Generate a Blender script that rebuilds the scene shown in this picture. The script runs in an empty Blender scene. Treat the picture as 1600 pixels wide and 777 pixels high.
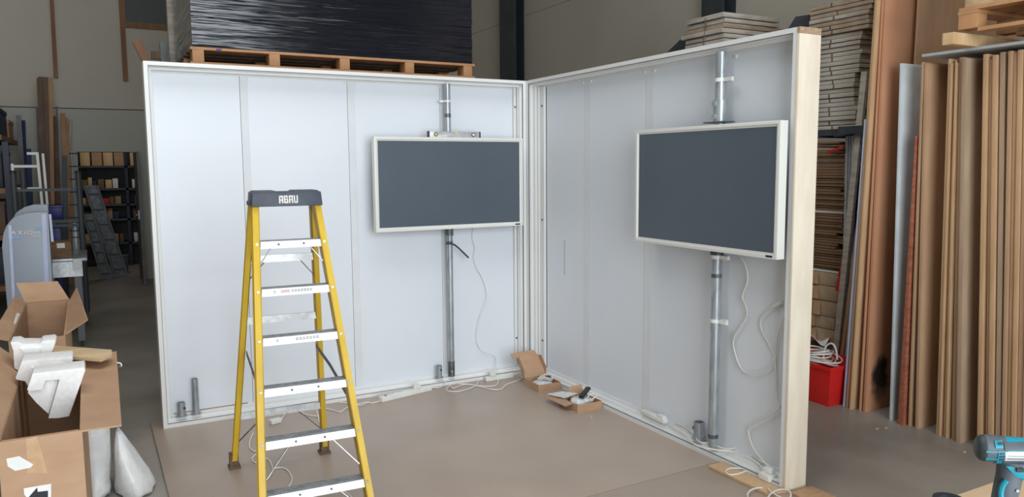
import bpy, bmesh, math, random
from mathutils import Vector, Matrix
random.seed(11)
C = bpy.context.scene.collection
PI = math.pi

# ------------------------------------------------------------------ camera
F, YAW, PITCH, ROLL = 1210.06, 0.500036, 0.106838, -0.0070043
CAM = Vector((-3.24221, -5.67459, 1.78279))
def cam_axes():
    cy, sy, cp, sp = math.cos(YAW), math.sin(YAW), math.cos(PITCH), math.sin(PITCH)
    f = Vector((sy*cp, cy*cp, -sp)); r = Vector((cy, -sy, 0)); u = r.cross(f)
    c, s = math.cos(ROLL), math.sin(ROLL)
    return c*r + s*u, -s*r + c*u, f
RT, UP, FW = cam_axes()
def at(px, py, ax, v):
    """point of a real plane (axis ax = v) seen at photo pixel px, py"""
    d = FW + RT*((px-800)/F) + UP*((388.5-py)/F)
    t = (v-CAM[ax])/d[ax]
    return CAM + d*t
cd = bpy.data.cameras.new('camera'); cam = bpy.data.objects.new('camera', cd); C.objects.link(cam)
cd.sensor_fit = 'HORIZONTAL'; cd.sensor_width = 36; cd.lens = F/1600*36; cd.clip_start = 0.05; cd.clip_end = 200
cam.matrix_world = Matrix(((RT.x, UP.x, -FW.x, CAM.x), (RT.y, UP.y, -FW.y, CAM.y), (RT.z, UP.z, -FW.z, CAM.z), (0, 0, 0, 1)))
bpy.context.scene.camera = cam

# ------------------------------------------------------------------ materials
def lin(c):
    return tuple((x/255/12.92 if x/255 <= .04045 else ((x/255+.055)/1.055)**2.4) for x in c)
def mat(name, col, rough=.5, metal=0., col2=None, scale=6., stretch=(1, 1, 1), bump=0., bscale=None, spec=.5, contrast=(.35, .65), trans=0., detail=6., sheen=0.):
    m = bpy.data.materials.new(name); m.use_nodes = True
    nt = m.node_tree; b = nt.nodes['Principled BSDF']
    b.inputs['Roughness'].default_value = rough; b.inputs['Metallic'].default_value = metal
    b.inputs['Specular IOR Level'].default_value = spec
    if trans: b.inputs['Transmission Weight'].default_value = trans
    c1 = lin(col)+(1,); c2 = (lin(col2) if col2 else tuple(x*.86 for x in lin(col)))+(1,)
    tc = nt.nodes.new('ShaderNodeTexCoord'); mp = nt.nodes.new('ShaderNodeMapping'); mp.inputs['Scale'].default_value = stretch
    nt.links.new(tc.outputs['Object'], mp.inputs['Vector'])
    n = nt.nodes.new('ShaderNodeTexNoise'); n.inputs['Scale'].default_value = scale; n.inputs['Detail'].default_value = detail
    nt.links.new(mp.outputs['Vector'], n.inputs['Vector'])
    r = nt.nodes.new('ShaderNodeValToRGB')
    r.color_ramp.elements[0].position = contrast[0]; r.color_ramp.elements[1].position = contrast[1]
    r.color_ramp.elements[0].color = c2; r.color_ramp.elements[1].color = c1
    nt.links.new(n.outputs['Fac'], r.inputs['Fac']); nt.links.new(r.outputs['Color'], b.inputs['Base Color'])
    if bump:
        bn = nt.nodes.new('ShaderNodeBump'); bn.inputs['Strength'].default_value = bump; bn.inputs['Distance'].default_value = .02
        n2 = nt.nodes.new('ShaderNodeTexNoise'); n2.inputs['Scale'].default_value = bscale or scale; n2.inputs['Detail'].default_value = detail
        nt.links.new(mp.outputs['Vector'], n2.inputs['Vector'])
        nt.links.new(n2.outputs['Fac'], bn.inputs['Height']); nt.links.new(bn.outputs['Normal'], b.inputs['Normal'])
    return m
M = dict(
 concrete=mat('concrete', (156, 149, 140), .4, col2=(124, 118, 110), scale=1.6, contrast=(.22, .6), bump=.05, bscale=30),
 hardboard=mat('hardboard', (178, 160, 145), .4, col2=(166, 149, 135), scale=1.8, bump=.03, bscale=60, contrast=(.3, .7)),
 cream=mat('cream_wall', (202, 195, 181), .7, col2=(197, 190, 176), scale=.8),
 greywall=mat('grey_wall', (190, 188, 179), .7, col2=(184, 182, 173), scale=.8),
 ceil=mat('ceiling_sheet', (170, 170, 165), .8),
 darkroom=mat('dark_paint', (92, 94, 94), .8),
 panel=mat('white_laminate', (226, 230, 236), .38, col2=(221, 226, 232), scale=1.2),
 strip=mat('white_tape', (222, 225, 228), .5, col2=(216, 219, 222), scale=5),
 profile=mat('white_aluminium', (230, 230, 228), .35, col2=(226, 226, 224), scale=3),
 groove=mat('groove_shadow', (120, 122, 124), .6),
 birch=mat('birch_ply', (238, 228, 210), .5, col2=(226, 212, 190), scale=5, stretch=(3, 1, .7), contrast=(.3, .75)),
 plyedge=mat('ply_edge', (190, 164, 136), .6, col2=(150, 122, 98), scale=40, stretch=(1, 1, 6)),
 steel=mat('galvanised_steel', (176, 182, 186), .34, .45, col2=(146, 152, 156), scale=30, stretch=(1, 1, .25)),
 steeldull=mat('dull_steel', (120, 124, 126), .5, .7, col2=(92, 95, 97), scale=20),
 whiteplastic=mat('white_plastic', (232, 232, 226), .4),
 cable=mat('white_cable', (232, 229, 220), .45),
 blackplastic=mat('black_plastic', (32, 34, 38), .4),
 screen=mat('matt_screen', (78, 88, 99), .34, spec=.5, col2=(76, 86, 97)),
 bezel=mat('screen_bezel', (226, 225, 219), .35, col2=(222, 221, 215), scale=3),
 yellow=mat('yellow_fibreglass', (222, 186, 56), .45, col2=(208, 170, 40), scale=12, stretch=(1, 1, .2)),
 alu=mat('bare_aluminium', (205, 206, 206), .38, .55, col2=(180, 182, 184), scale=30),
 tread=mat('step_front', (240, 240, 238), .4, .1, col2=(222, 221, 218), scale=14, contrast=(.2, .5)),
 treadtop=mat('grey_tread', (150, 152, 154), .5, .3, col2=(124, 126, 128), scale=30),  # tread tops, greyer than the step fronts
 ladcap=mat('slate_plastic', (72, 78, 92), .5, col2=(58, 64, 78), scale=9),
 rubber=mat('brown_rubber', (120, 92, 72), .8, col2=(90, 78, 68), scale=40),
 card=mat('cardboard', (184, 148, 118), .75, col2=(174, 138, 108), scale=7, stretch=(1, 1, 2)),
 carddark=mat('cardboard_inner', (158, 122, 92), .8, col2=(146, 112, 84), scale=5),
 cardpale=mat('pale_cardboard', (176, 152, 122), .8, col2=(150, 128, 102), scale=7),
 tape=mat('clear_tape', (196, 160, 124), .18, col2=(186, 148, 112), scale=30),
 poly=mat('polystyrene', (240, 238, 236), .65, col2=(230, 228, 226), scale=60, bump=.08, bscale=160),
 sheetplastic=mat('polythene', (236, 236, 234), .35, col2=(216, 217, 218), scale=8, bump=.5, bscale=14),
 paper=mat('white_paper', (236, 232, 228), .6),
 ink=mat('black_ink', (30, 34, 42), .6),
 pine=mat('pine', (222, 190, 148), .55, col2=(204, 168, 124), scale=4, stretch=(3, 3, .5)),
 pineX=mat('pine_planed', (214, 188, 150), .55, col2=(196, 166, 126), scale=5, stretch=(.5, 6, 6)),
 pallet=mat('pallet_wood', (200, 152, 108), .65, col2=(176, 126, 86), scale=7, stretch=(1, 1, 1), contrast=(.25, .7)),
 redply=mat('red_ply', (196, 146, 112), .5, col2=(182, 126, 94), scale=3, stretch=(2, 2, .5), contrast=(.25, .75)),
 mdf1=mat('fibreboard_tan', (202, 164, 126), .6, col2=(190, 152, 114), scale=14, stretch=(1, 4, .3)),
 mdf2=mat('fibreboard_brown', (188, 152, 120), .6, col2=(176, 140, 108), scale=10, stretch=(1, 3, .3)),
 mdf3=mat('fibreboard_dusty', (180, 154, 128), .65, col2=(166, 140, 114), scale=10, stretch=(1, 3, .3)),
 mdf4=mat('fibreboard_pale', (212, 178, 138), .6, col2=(200, 164, 124), scale=20, stretch=(1, 5, .3)),
 redbrown=mat('redwood_edge', (170, 102, 76), .6, col2=(140, 80, 60), scale=20, stretch=(1, 1, 2)),
 whiteboard=mat('white_board', (206, 212, 214), .4),
 stackpale=mat('painted_panel_edge', (190, 182, 170), .65, col2=(160, 150, 136), scale=6, stretch=(1, 1, 5), contrast=(.3, .6)),
 stackpale2=mat('raw_panel_edge', (176, 158, 138), .65, col2=(150, 128, 106), scale=8, stretch=(1, 1, 5)),
 flat=mat('cardboard_flat', (134, 104, 76), .8, col2=(110, 82, 58), scale=12, stretch=(1, 1, 4)),
 darksteel=mat('dark_grey_steel', (66, 72, 76), .5, col2=(58, 64, 68), scale=4),
 rackblue=mat('navy_steel', (38, 44, 66), .5, col2=(30, 36, 54), scale=6),
 greysteel=mat('grey_steel', (120, 122, 122), .5, col2=(102, 104, 106), scale=5),
 brownwood=mat('brown_trim', (148, 104, 70), .6, col2=(130, 88, 58), scale=5, stretch=(3, 3, .4)),
 timber1=mat('timber_light', (190, 148, 108), .65, col2=(168, 126, 90), scale=6, stretch=(3, 3, .4)),
 timber2=mat('timber_dark', (120, 96, 78), .7, col2=(98, 78, 64), scale=6, stretch=(3, 3, .4)),
 bluebin=mat('blue_plastic', (30, 40, 120), .4),
 navycloth=mat('navy_panel', (44, 54, 92), .7),
 redbin=mat('red_plastic', (206, 36, 32), .4, col2=(196, 32, 28), scale=4),
 redpaint=mat('red_paint', (190, 44, 40), .5),
 silverp=mat('silver_plastic', (154, 161, 172), .4, col2=(148, 155, 166), scale=2),
 silverblue=mat('silver_blue_edge', (186, 194, 222), .35),
 skyblue=mat('blue_print', (140, 176, 216), .5),
 makteal=mat('teal_plastic', (30, 150, 172), .38),
 makgrey=mat('charcoal_rubber', (92, 98, 106), .55, col2=(80, 86, 94), scale=30),
 makdark=mat('dark_green_grey', (58, 68, 68), .5),
 chrome=mat('silver_label', (216, 216, 216), .25, .5),
 tablewood=mat('table_ply', (226, 198, 164), .5, col2=(212, 182, 146), scale=3, stretch=(.5, 4, 4)),
 glass=mat('dark_glass', (58, 66, 64), .3, spec=.3),
 vial=mat('lime_vial', (200, 220, 110), .2),
 clearbag=mat('clear_bag', (224, 224, 222), .15, col2=(196, 196, 196), scale=30, bump=.6, bscale=40),
 bluewhite=mat('blue_plug', (40, 66, 160), .4),
 scorch=mat('scorched_wood', (44, 38, 34), .8),
)
# stretch film: black, glossy, wrinkled along the wrap
def film():
    m = bpy.data.materials.new('black_stretch_film'); m.use_nodes = True; nt = m.node_tree; b = nt.nodes['Principled BSDF']
    b.inputs['Base Color'].default_value = lin((13, 17, 30))+(1,); b.inputs['Roughness'].default_value = .13
    b.inputs['Specular IOR Level'].default_value = .6
    tc = nt.nodes.new('ShaderNodeTexCoord'); mp = nt.nodes.new('ShaderNodeMapping'); mp.inputs['Scale'].default_value = (.9, .9, 22)
    mp.inputs['Rotation'].default_value = (.0, .03, .0)
    nt.links.new(tc.outputs['Object'], mp.inputs['Vector'])
    n = nt.nodes.new('ShaderNodeTexNoise'); n.inputs['Scale'].default_value = 1.0; n.inputs['Detail'].default_value = 3; n.inputs['Distortion'].default_value = .3
    nt.links.new(mp.outputs['Vector'], n.inputs['Vector'])
    bn = nt.nodes.new('ShaderNodeBump'); bn.inputs['Strength'].default_value = .5; bn.inputs['Distance'].default_value = .03
    nt.links.new(n.outputs['Fac'], bn.inputs['Height']); nt.links.new(bn.outputs['Normal'], b.inputs['Normal'])
    return m
M['film'] = film()
# ply with one scorched knot near its foot
def scorched():
    m = mat('scorched_red_ply', (196, 146, 112), .5, col2=(182, 126, 94), scale=3, stretch=(2, 2, .5), contrast=(.25, .75))
    nt = m.node_tree; b = nt.nodes['Principled BSDF']; src = b.inputs['Base Color'].links[0].from_socket
    tc = nt.nodes.new('ShaderNodeTexCoord'); n = nt.nodes.new('ShaderNodeTexNoise'); n.inputs['Scale'].default_value = 9
    nt.links.new(tc.outputs['Object'], n.inputs['Vector'])
    g = nt.nodes.new('ShaderNodeVectorMath'); g.operation = 'MULTIPLY_ADD'; g.inputs[1].default_value = (.16, .16, .2)
    nt.links.new(n.outputs['Color'], g.inputs[0]); nt.links.new(tc.outputs['Object'], g.inputs[2])
    d = nt.nodes.new('ShaderNodeVectorMath'); d.operation = 'DISTANCE'; d.inputs[1].default_value = (.155+.08, .0+.08, .24+.1)
    sc = nt.nodes.new('ShaderNodeVectorMath'); sc.operation = 'MULTIPLY'; sc.inputs[1].default_value = (1, .1, .62)
    nt.links.new(g.outputs[0], sc.inputs[0]); nt.links.new(sc.outputs[0], d.inputs[0]); d.inputs[1].default_value = (.235, .008, .21)
    r = nt.nodes.new('ShaderNodeMapRange'); r.inputs['From Min'].default_value = .055; r.inputs['From Max'].default_value = .12
    r.inputs['To Min'].default_value = 1; r.inputs['To Max'].default_value = 0
    nt.links.new(d.outputs['Value'], r.inputs['Value'])
    mx = nt.nodes.new('ShaderNodeMix'); mx.data_type = 'RGBA'; mx.inputs['B'].default_value = lin((46, 40, 36))+(1,)
    mx.inputs[7].default_value = lin((46, 40, 36))+(1,)
    nt.links.new(r.outputs['Result'], mx.inputs[0]); nt.links.new(src, mx.inputs[6]); nt.links.new(mx.outputs[2], b.inputs['Base Color'])
    return m
M['scorchply'] = scorched()

# ------------------------------------------------------------------ mesh builder
class MB:
    def __init__(s): s.v = []; s.f = []
    def add(s, vs, fs):
        o = len(s.v); s.v += [Vector(p) for p in vs]; s.f += [tuple(i+o for i in f) for f in fs]; return s
    def hexa(s, a):          # 8 points: bottom ring, top ring
        return s.add(a, [(0, 3, 2, 1), (4, 5, 6, 7), (0, 1, 5, 4), (1, 2, 6, 5), (2, 3, 7, 6), (3, 0, 4, 7)])
    def box(s, x0, x1, y0, y1, z0, z1):
        return s.hexa([(x0, y0, z0), (x1, y0, z0), (x1, y1, z0), (x0, y1, z0), (x0, y0, z1), (x1, y0, z1), (x1, y1, z1), (x0, y1, z1)])
    def bar(s, a, b, w, d, side=(0, 0, 1)):   # box along a->b, w across 'side', d across the other
        a, b = Vector(a), Vector(b); t = (b-a).normalized(); sd = Vector(side); n = t.cross(sd)
        if n.length < 1e-4: sd = Vector((1, 0, 0)); n = t.cross(sd)
        n.normalize(); sd = n.cross(t).normalized()
        q = [(-w/2, -d/2), (w/2, -d/2), (w/2, d/2), (-w/2, d/2)]
        return s.hexa([a+sd*i+n*j for i, j in q]+[b+sd*i+n*j for i, j in q])
    def plate(s, p, th):     # 4 points with thickness along the normal
        p = [Vector(x) for x in p]; n = (p[1]-p[0]).cross(p[2]-p[0]).normalized()*th
        return s.prism(p, n)
    def prism(s, p, ext):
        p = [Vector(x) for x in p]; e = Vector(ext); k = len(p)
        return s.add(p+[x+e for x in p], [tuple(range(k))[::-1], tuple(range(k, 2*k))]+[(i, (i+1) % k, (i+1) % k+k, i+k) for i in range(k)])
    def tube(s, pts, r, n=8, smooth=True, caps=True):
        pts = [Vector(p) for p in pts]
        if smooth and len(pts) > 2:
            q = []
            for i in range(len(pts)-1):
                a, b, c, d = pts[max(i-1, 0)], pts[i], pts[i+1], pts[min(i+2, len(pts)-1)]
                for k in range(5):
                    t = k/5; q.append(.5*((2*b)+(c-a)*t+(2*a-5*b+4*c-d)*t*t+(3*b-a-3*c+d)*t**3))
            pts = q+[pts[-1]]
        rr = r if isinstance(r, (list, tuple)) else [r]*len(pts)
        o = len(s.v); up = None
        for i, p in enumerate(pts):
            t = (pts[min(i+1, len(pts)-1)]-pts[max(i-1, 0)])
            t = t.normalized() if t.length > 1e-9 else Vector((0, 0, 1))
            if up is None: up = t.orthogonal().normalized()
            up = (up-t*up.dot(t)); up = up.normalized() if up.length > 1e-6 else t.orthogonal().normalized()
            w = t.cross(up)
            for k in range(n):
                a = 2*PI*k/n; s.v.append(p+(up*math.cos(a)+w*math.sin(a))*rr[i])
        m = len(pts)
        for i in range(m-1):
            for k in range(n):
                s.f.append((o+i*n+k, o+i*n+(k+1) % n, o+(i+1)*n+(k+1) % n, o+(i+1)*n+k))
        if caps: s.f.append(tuple(o+k for k in range(n))[::-1]); s.f.append(tuple(o+(m-1)*n+k for k in range(n)))
        return s
    def cyl(s, a, b, r, n=20): return s.tube([a, b], r, n, False)
    def pipe(s, a, b, r, r2, n=24):   # hollow tube
        a, b = Vector(a), Vector(b); t = (b-a).normalized(); u = t.orthogonal().normalized(); w = t.cross(u); o = len(s.v)
        for p, q in ((a, r), (b, r), (b, r2), (a, r2)):
            for k in range(n): s.v.append(p+(u*math.cos(2*PI*k/n)+w*math.sin(2*PI*k/n))*q)
        for j in range(4):
            for k in range(n): s.f.append((o+j*n+k, o+j*n+(k+1) % n, o+((j+1) % 4)*n+(k+1) % n, o+((j+1) % 4)*n+k))
        return s
    def ring(s, fn, L, H, prof):      # mitred rectangular frame; prof = (inward, depth) pairs; fn(s, z, depth)
        o = len(s.v); k = len(prof)
        for u, d in prof:
            for q, z in ((u, u), (L-u, u), (L-u, H-u), (u, H-u)): s.v.append(Vector(fn(q, z, d)))
        for i in range(k):
            j = (i+1) % k
            for c in range(4):
                e = (c+1) % 4; s.f.append((o+i*4+c, o+i*4+e, o+j*4+e, o+j*4+c))
        return s
    def build(s, name, m, parent=None, label=None, bev=0., sm=35, origin=None, kind=None):
        base = Vector(parent['_w']) if parent is not None else (Vector(origin) if origin is not None else None)
        if base is None:
            xs = [v.x for v in s.v]; ys = [v.y for v in s.v]; zs = [v.z for v in s.v]
            base = Vector(((min(xs)+max(xs))/2, (min(ys)+max(ys))/2, min(zs)))
        me = bpy.data.meshes.new(name); me.from_pydata([v-base for v in s.v], [], s.f); me.validate()
        bm = bmesh.new(); bm.from_mesh(me); bmesh.ops.remove_doubles(bm, verts=bm.verts, dist=1e-6)
        bmesh.ops.recalc_face_normals(bm, faces=bm.faces)
        if bev:
            es = [e for e in bm.edges if len(e.link_faces) == 2 and e.calc_face_angle(0) > .6]
            bmesh.ops.bevel(bm, geom=es, offset=bev, segments=2, profile=.6, affect='EDGES', clamp_overlap=True)
        bm.to_mesh(me); bm.free(); me.materials.append(m)
        me.polygons.foreach_set('use_smooth', [True]*len(me.polygons)); me.set_sharp_from_angle(angle=math.radians(sm))
        o = bpy.data.objects.new(name, me); C.objects.link(o)
        if parent is not None: o.parent = parent; o['_w'] = list(base)
        else: o.location = base; o['_w'] = list(base)
        if label: o['label'] = label
        if kind: o['kind'] = kind
        return o
def tag(o, label, cat, group=None):
    o['label'] = label; o['category'] = cat
    if group: o['group'] = group
    return o
def thing(name, label, cat, loc, group=None):
    o = bpy.data.objects.new(name, None); o.empty_display_size = .1; C.objects.link(o); o.location = loc; o['_w'] = list(loc)
    return tag(o, label, cat, group)
def struct(name, mb, m, **k): o = mb.build(name, m, **k); o['kind'] = 'structure'; return o
def box(*a): return MB().box(*a)
ORD = 'first second third fourth fifth sixth seventh eighth ninth tenth eleventh twelfth thirteenth fourteenth fifteenth sixteenth seventeenth eighteenth nineteenth twentieth'.split()
TEN = {2: 'twenty', 3: 'thirty', 4: 'forty'}
def ordn(i):
    i += 1
    if i <= 20: return ORD[i-1]
    t, u = divmod(i, 10)
    return (TEN[t][:-1]+'ieth') if u == 0 else TEN[t]+'-'+ORD[u-1]
def disc(mb, c, axis, r, th=.003, n=12):
    a = Vector(axis).normalized(); return mb.cyl(Vector(c), Vector(c)+a*th, r, n)
FZ = -.02       # hall floor; the stand's floor boards are 0

# ------------------------------------------------------------------ the hall
XL, XR, YF, YB, ZC = -9.5, 3.4, -9.5, 8.2, 6.6
struct('floor', box(XL, XR, YF, YB+3, FZ-.15, FZ), M['concrete'])
DX0, DX1, DZ = -3.345, -2.56, 2.04
wb = MB()
wb.box(XL, DX0, YB, YB+.15, FZ, 2.7).box(DX1, XR, YB, YB+.15, FZ, 2.7).box(DX0, DX1, YB, YB+.15, DZ, 2.7)
struct('wall_back', wb, M['greywall'])
WX0, WZ0 = -2.59, 4.05
up = MB().box(XL, XR, YB-.012, YB+.15, 2.712, WZ0).box(XL, WX0, YB-.012, YB+.15, WZ0, ZC).box(-1.2, XR, YB-.012, YB+.15, WZ0, ZC).box(WX0, -1.2, YB-.012, YB+.15, 5.2, ZC)
struct('wall_back_upper', up, M['cream'])
wr = MB()
for z0, z1 in ((FZ, 2.2), (2.206, 4.29), (4.296, ZC)): wr.box(XR, XR+.15, YF, YB, z0, z1)
struct('wall_right', wr, M['cream'])
struct('wall_left', box(XL-.15, XL, YF, YB, FZ, ZC), M['cream'])
struct('ceiling', box(XL, XR, YF, YB, ZC, ZC+.1), M['ceil'])
# the front wall has the open loading door that lights the hall
wf = MB().box(XL, -5.6, YF-.15, YF, FZ, ZC).box(.2, XR, YF-.15, YF, FZ, ZC).box(-5.6, .2, YF-.15, YF, 4.95, ZC)
struct('wall_front', wf, M['cream'])
# window high in the back wall
w = MB()
w.box(WX0-.055, WX0+.03, YB-.05, YB+.05, 3.98, 5.25).box(-1.23, -1.15, YB-.05, YB+.05, 3.98, 5.25).box(WX0+.03, -1.23, YB-.05, YB+.05, 3.98, 4.07).box(WX0+.03, -1.23, YB-.05, YB+.05, 5.17, 5.25)
wo = struct('window_1', w, M['brownwood'])
box(WX0+.03, -1.23, YB+.0, YB+.012, 4.07, 5.17).build('pane', M['glass'], wo)
# dim loft seen through the pane
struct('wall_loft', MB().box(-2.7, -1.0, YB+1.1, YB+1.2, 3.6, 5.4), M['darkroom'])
struct('trim_1', MB().prism([at(76, -30, 1, YB-.06), at(82, -30, 1, YB-.06), at(91, 122, 1, YB-.06), at(84, 122, 1, YB-.06)], (0, .047, 0)), M['brownwood'])
struct('trim_2', box(-2.645, -2.575, YB-.05, YB-.013, 3.15, 3.98), M['brownwood'])
# doorway: jambs and lintel trim, open steel-edged door leaf, store room beyond
d = MB().box(DX0-.05, DX0, YB-.02, YB+.15, FZ, DZ+.05).box(DX1, DX1+.05, YB-.02, YB+.15, FZ, DZ+.05).box(DX0, DX1, YB-.02, YB+.15, DZ, DZ+.05)
struct('door_1', d, M['greywall'])
dl = MB().box(-2.56, -2.525, 7.42, 8.17, FZ+.01, DZ-.01)
do = struct('door_2', dl, M['greysteel'])
MB().box(-2.58, -2.56, 7.46, 7.50, 1.0, 1.14).cyl((-2.60, 7.48, 1.07), (-2.56, 7.48, 1.07), .01).cyl((-2.60, 7.48, 1.07), (-2.60, 7.59, 1.07), .01).build('door_handle', M['steel'], do)
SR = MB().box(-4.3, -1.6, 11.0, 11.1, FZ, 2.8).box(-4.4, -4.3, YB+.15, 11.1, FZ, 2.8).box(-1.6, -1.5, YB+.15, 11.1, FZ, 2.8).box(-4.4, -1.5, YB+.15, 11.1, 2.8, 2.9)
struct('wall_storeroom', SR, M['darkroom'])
# steel columns along the right wall
for px0, px1 in ((789, 812), (1107, 1141)):
    a, b = at(px0, 20, 0, XR-.09), at(px1, 20, 0, XR-.09)
    y0, y1 = min(a.y, b.y), max(a.y, b.y)
    c = MB().box(XR-.2, XR-.185, y0, y1, FZ, ZC).box(XR-.185, XR-.015, (y0+y1)/2-.006, (y0+y1)/2+.006, FZ, ZC).box(XR-.015, XR-.001, y0, y1, FZ, ZC)
    struct('steel_column', c, M['darksteel'])

# ------------------------------------------------------------------ stand floor boards
fb = MB().prism([(-2.945, -1.9, -.018), (-2.945, .205, -.018), (.165, .205, -.018), (.165, -2.315, -.018), (-2.1, -2.36, -.018), (-2.95, -2.36, -.018)], (0, 0, .018))
tag(fb.build('floor_board', M['hardboard'], bev=.001), 'brown hardboard floor sheet under the ladder and both screen walls', 'floor board')
fb = MB().prism([(-2.1, -2.364, -.018), (.165, -2.319, -.018), (.17, -3.6, -.018), (-2.1, -3.6, -.018)], (0, 0, .018))
tag(fb.build('floor_board', M['hardboard'], bev=.001), 'brown hardboard floor sheet in front of the seam, under the plywood offcut', 'floor board')
ob = MB().prism([(-.125, -2.36, .001), (-.01, -2.36, .001), (-.01, -2.84, .001), (-.12, -2.80, .001)], (0, 0, .015))
tag(ob.build('plywood_offcut', M['mdf4'], bev=.0015), 'pale plywood strip on the floor along the foot of the right screen wall', 'wood offcut')
ob = MB().prism([(.0, -2.86, .001), (.168, -2.86, .001), (.168, -3.02, .001), (.0, -3.02, .001)], (0, 0, .014))
tag(ob.build('plywood_offcut', M['mdf2'], bev=.0015), 'brown board scrap on the floor in front of the birch end post', 'wood offcut')

# ------------------------------------------------------------------ display walls
HW, LA, LB, T = 2.48, 2.876, 2.81, .155
PROF = [(0, 0), (.026, 0), (.026, .02), (.034, .024), (.034, .046), (.05, .05), (.05, .072), (.042, .074), (.042, .1), (.062, .1), (.062, T-.012), (0, T-.012)]
GRV = [(.026, .0195), (.034, .0235), (.034, .0455), (.0345, .0455)]
def wall(fn, L, panels, label):
    root = thing('display_wall', label, 'exhibition wall', fn(L/2, 0, T/2))
    MB().ring(fn, L, HW, PROF).build('frame', M['profile'], root)
    # dark shadow gap running round the frame
    MB().ring(fn, L, HW, [(.0255, .004), (.0285, .004), (.0285, .016), (.0255, .016)]).build('groove', M['groove'], root)
    for a, b in panels:
        p = [fn(a, .03, .108), fn(b, .03, .108), fn(b, HW-.03, .108), fn(a, HW-.03, .108)]
        e = Vector(fn(0, 0, .125))-Vector(fn(0, 0, .108))
        MB().prism(p, e).build('back_panel', M['panel'], root)
    for (a0, b0), (a1, b1) in zip(panels, panels[1:]):
        p = [fn(b0+.003, .03, .1075), fn(a1-.0005, .03, .1075), fn(a1-.0005, HW-.03, .1075), fn(b0+.003, HW-.03, .1075)]
        e = Vector(fn(0, 0, .12))-Vector(fn(0, 0, .1075))
        MB().prism(p, e).build('joint_strip', M['strip'], root)
        for q in (b0-.012, a1+.012):      # small panel clips under the head rail
            c = Vector(fn(q, HW-.075, .1)); n = Vector(fn(q, HW-.075, .108))-c
            disc(MB(), c, n, .011, .008).build('panel_clip', M['profile'], root)
    bk = [fn(.001, .001, T-.011), fn(L-.001, .001, T-.011), fn(L-.001, HW-.001, T-.011), fn(.001, HW-.001, T-.011)]
    MB().prism(bk, Vector(fn(0, 0, T))-Vector(fn(0, 0, T-.011))).build('outer_skin', M['panel'], root)
    return root
fa = lambda s, z, d: (-LA+s, d, z)
fbn = lambda s, z, d: (d, -s-.0, z)
wallA = wall(fa, LA-.001, [(.03, LA-2.262), (LA-2.208, LA-1.488), (LA-1.43, LA-.735), (LA-.68, LA-.058)], 'white framed wall behind the ladder, carrying the screen with the spirit level')
wallB = wall(fbn, LB, [(.155, .705), (.78, 1.445), (1.523, 2.2), (2.262, 2.78)], 'white framed wall on the right with a birch plywood end')
MB().box(-2.80, -2.3, .1, .1078, .0622, .069).build('raw_edge', M['cardpale'], wallA, 'brown raw edge along the foot of the panel')
# corner: post outside, cover plates inside, bolts
box(.001, T, .001, T, .0, HW).build('corner_post', M['profile'], wallA)
MB().box(-.047, -.02, .03, .1, .05, HW-.05).box(-.072, -.05, .08, .106, .05, HW-.05).build('corner_strip', M['profile'], wallA)
MB().box(.05, .1, -.062, -.045, .05, HW-.05).box(.07, .1, -.083, -.07, .05, HW-.05).build('corner_strip', M['profile'], wallB)
box(.085, .107, -.145, -.088, .05, HW-.05).build('cover_plate', M['profile'], wallB)
for z in (2.27, 1.33, .3):
    disc(MB(), (.085, -.118, z), (-1, 0, 0), .009, .004).build('bolt', M['steeldull'], wallB)
for z in (2.27, .3):
    disc(MB(), (-.061, .08, z), (0, -1, 0), .008, .004).build('bolt', M['steeldull'], wallA)
box(-.002, T+.002, -LB-.018, -LB-.001, 0, 2.447).build('end_board', M['birch'], wallB, 'pale birch plywood end board', bev=.0012)
box(-.002, T+.002, -LB-.018, -LB-.001, 2.448, HW).build('end_cap', M['plyedge'], wallB, 'ply edge strip on top of the end board')
a = at(882, 376, 0, .107); b = at(882, 430, 0, .107)
MB().box(.1062, .109, a.y-.0015, a.y+.0015, b.z, a.z).build('slit', M['groove'], wallB)

# ------------------------------------------------------------------ screens
def tv(fn, L, H, T2, label):
    """fn(s, z, d): s along the screen, d outwards from the back"""
    root = thing('display_screen', label, 'television', fn(L/2, 0, 0))
    MB().ring(fn, L, H, [(0, .004), (0, T2), (.019, T2), (.022, T2-.006), (.03, T2-.006), (.03, .004)]).build('bezel', M['bezel'], root, bev=.0015)
    MB().prism([fn(.021, .028, T2-.0075), fn(L-.021, .028, T2-.0075), fn(L-.021, H-.021, T2-.0075), fn(.021, H-.021, T2-.0075)], Vector(fn(0, 0, T2-.012))-Vector(fn(0, 0, T2-.0075))).build('screen', M['screen'], root)
    MB().prism([fn(.021, .0205, T2-.003), fn(L-.021, .0205, T2-.003), fn(L-.021, .032, T2-.003), fn(.021, .032, T2-.003)], Vector(fn(0, 0, T2-.012))-Vector(fn(0, 0, T2-.003))).build('lower_bezel', M['bezel'], root)
    MB().prism([fn(.02, .02, .006), fn(L-.02, .02, .006), fn(L-.02, H-.02, .006), fn(.02, H-.02, .006)], Vector(fn(0, 0, 0))-Vector(fn(0, 0, .006))).build('back_cover', M['blackplastic'], root)
    MB().prism([fn(L-.075, .008, T2), fn(L-.03, .008, T2), fn(L-.03, .019, T2), fn(L-.075, .019, T2)], Vector(fn(0, 0, .0015))-Vector(fn(0, 0, 0))).build('badge', M['ink'], root)
    return root
T1X0, T1X1, T1Z0, T1Z1 = -1.354, -.083, 1.287, 2.004
tvA = tv(lambda s, z, d: (T1X0+s, -.03-d, T1Z0+z), T1X1-T1X0, T1Z1-T1Z0, .06, 'dark screen in a white frame under the spirit level')
T2Y0, T2Y1, T2Z0, T2Z1 = -1.594, -2.80, 1.28, 2.006
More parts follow.
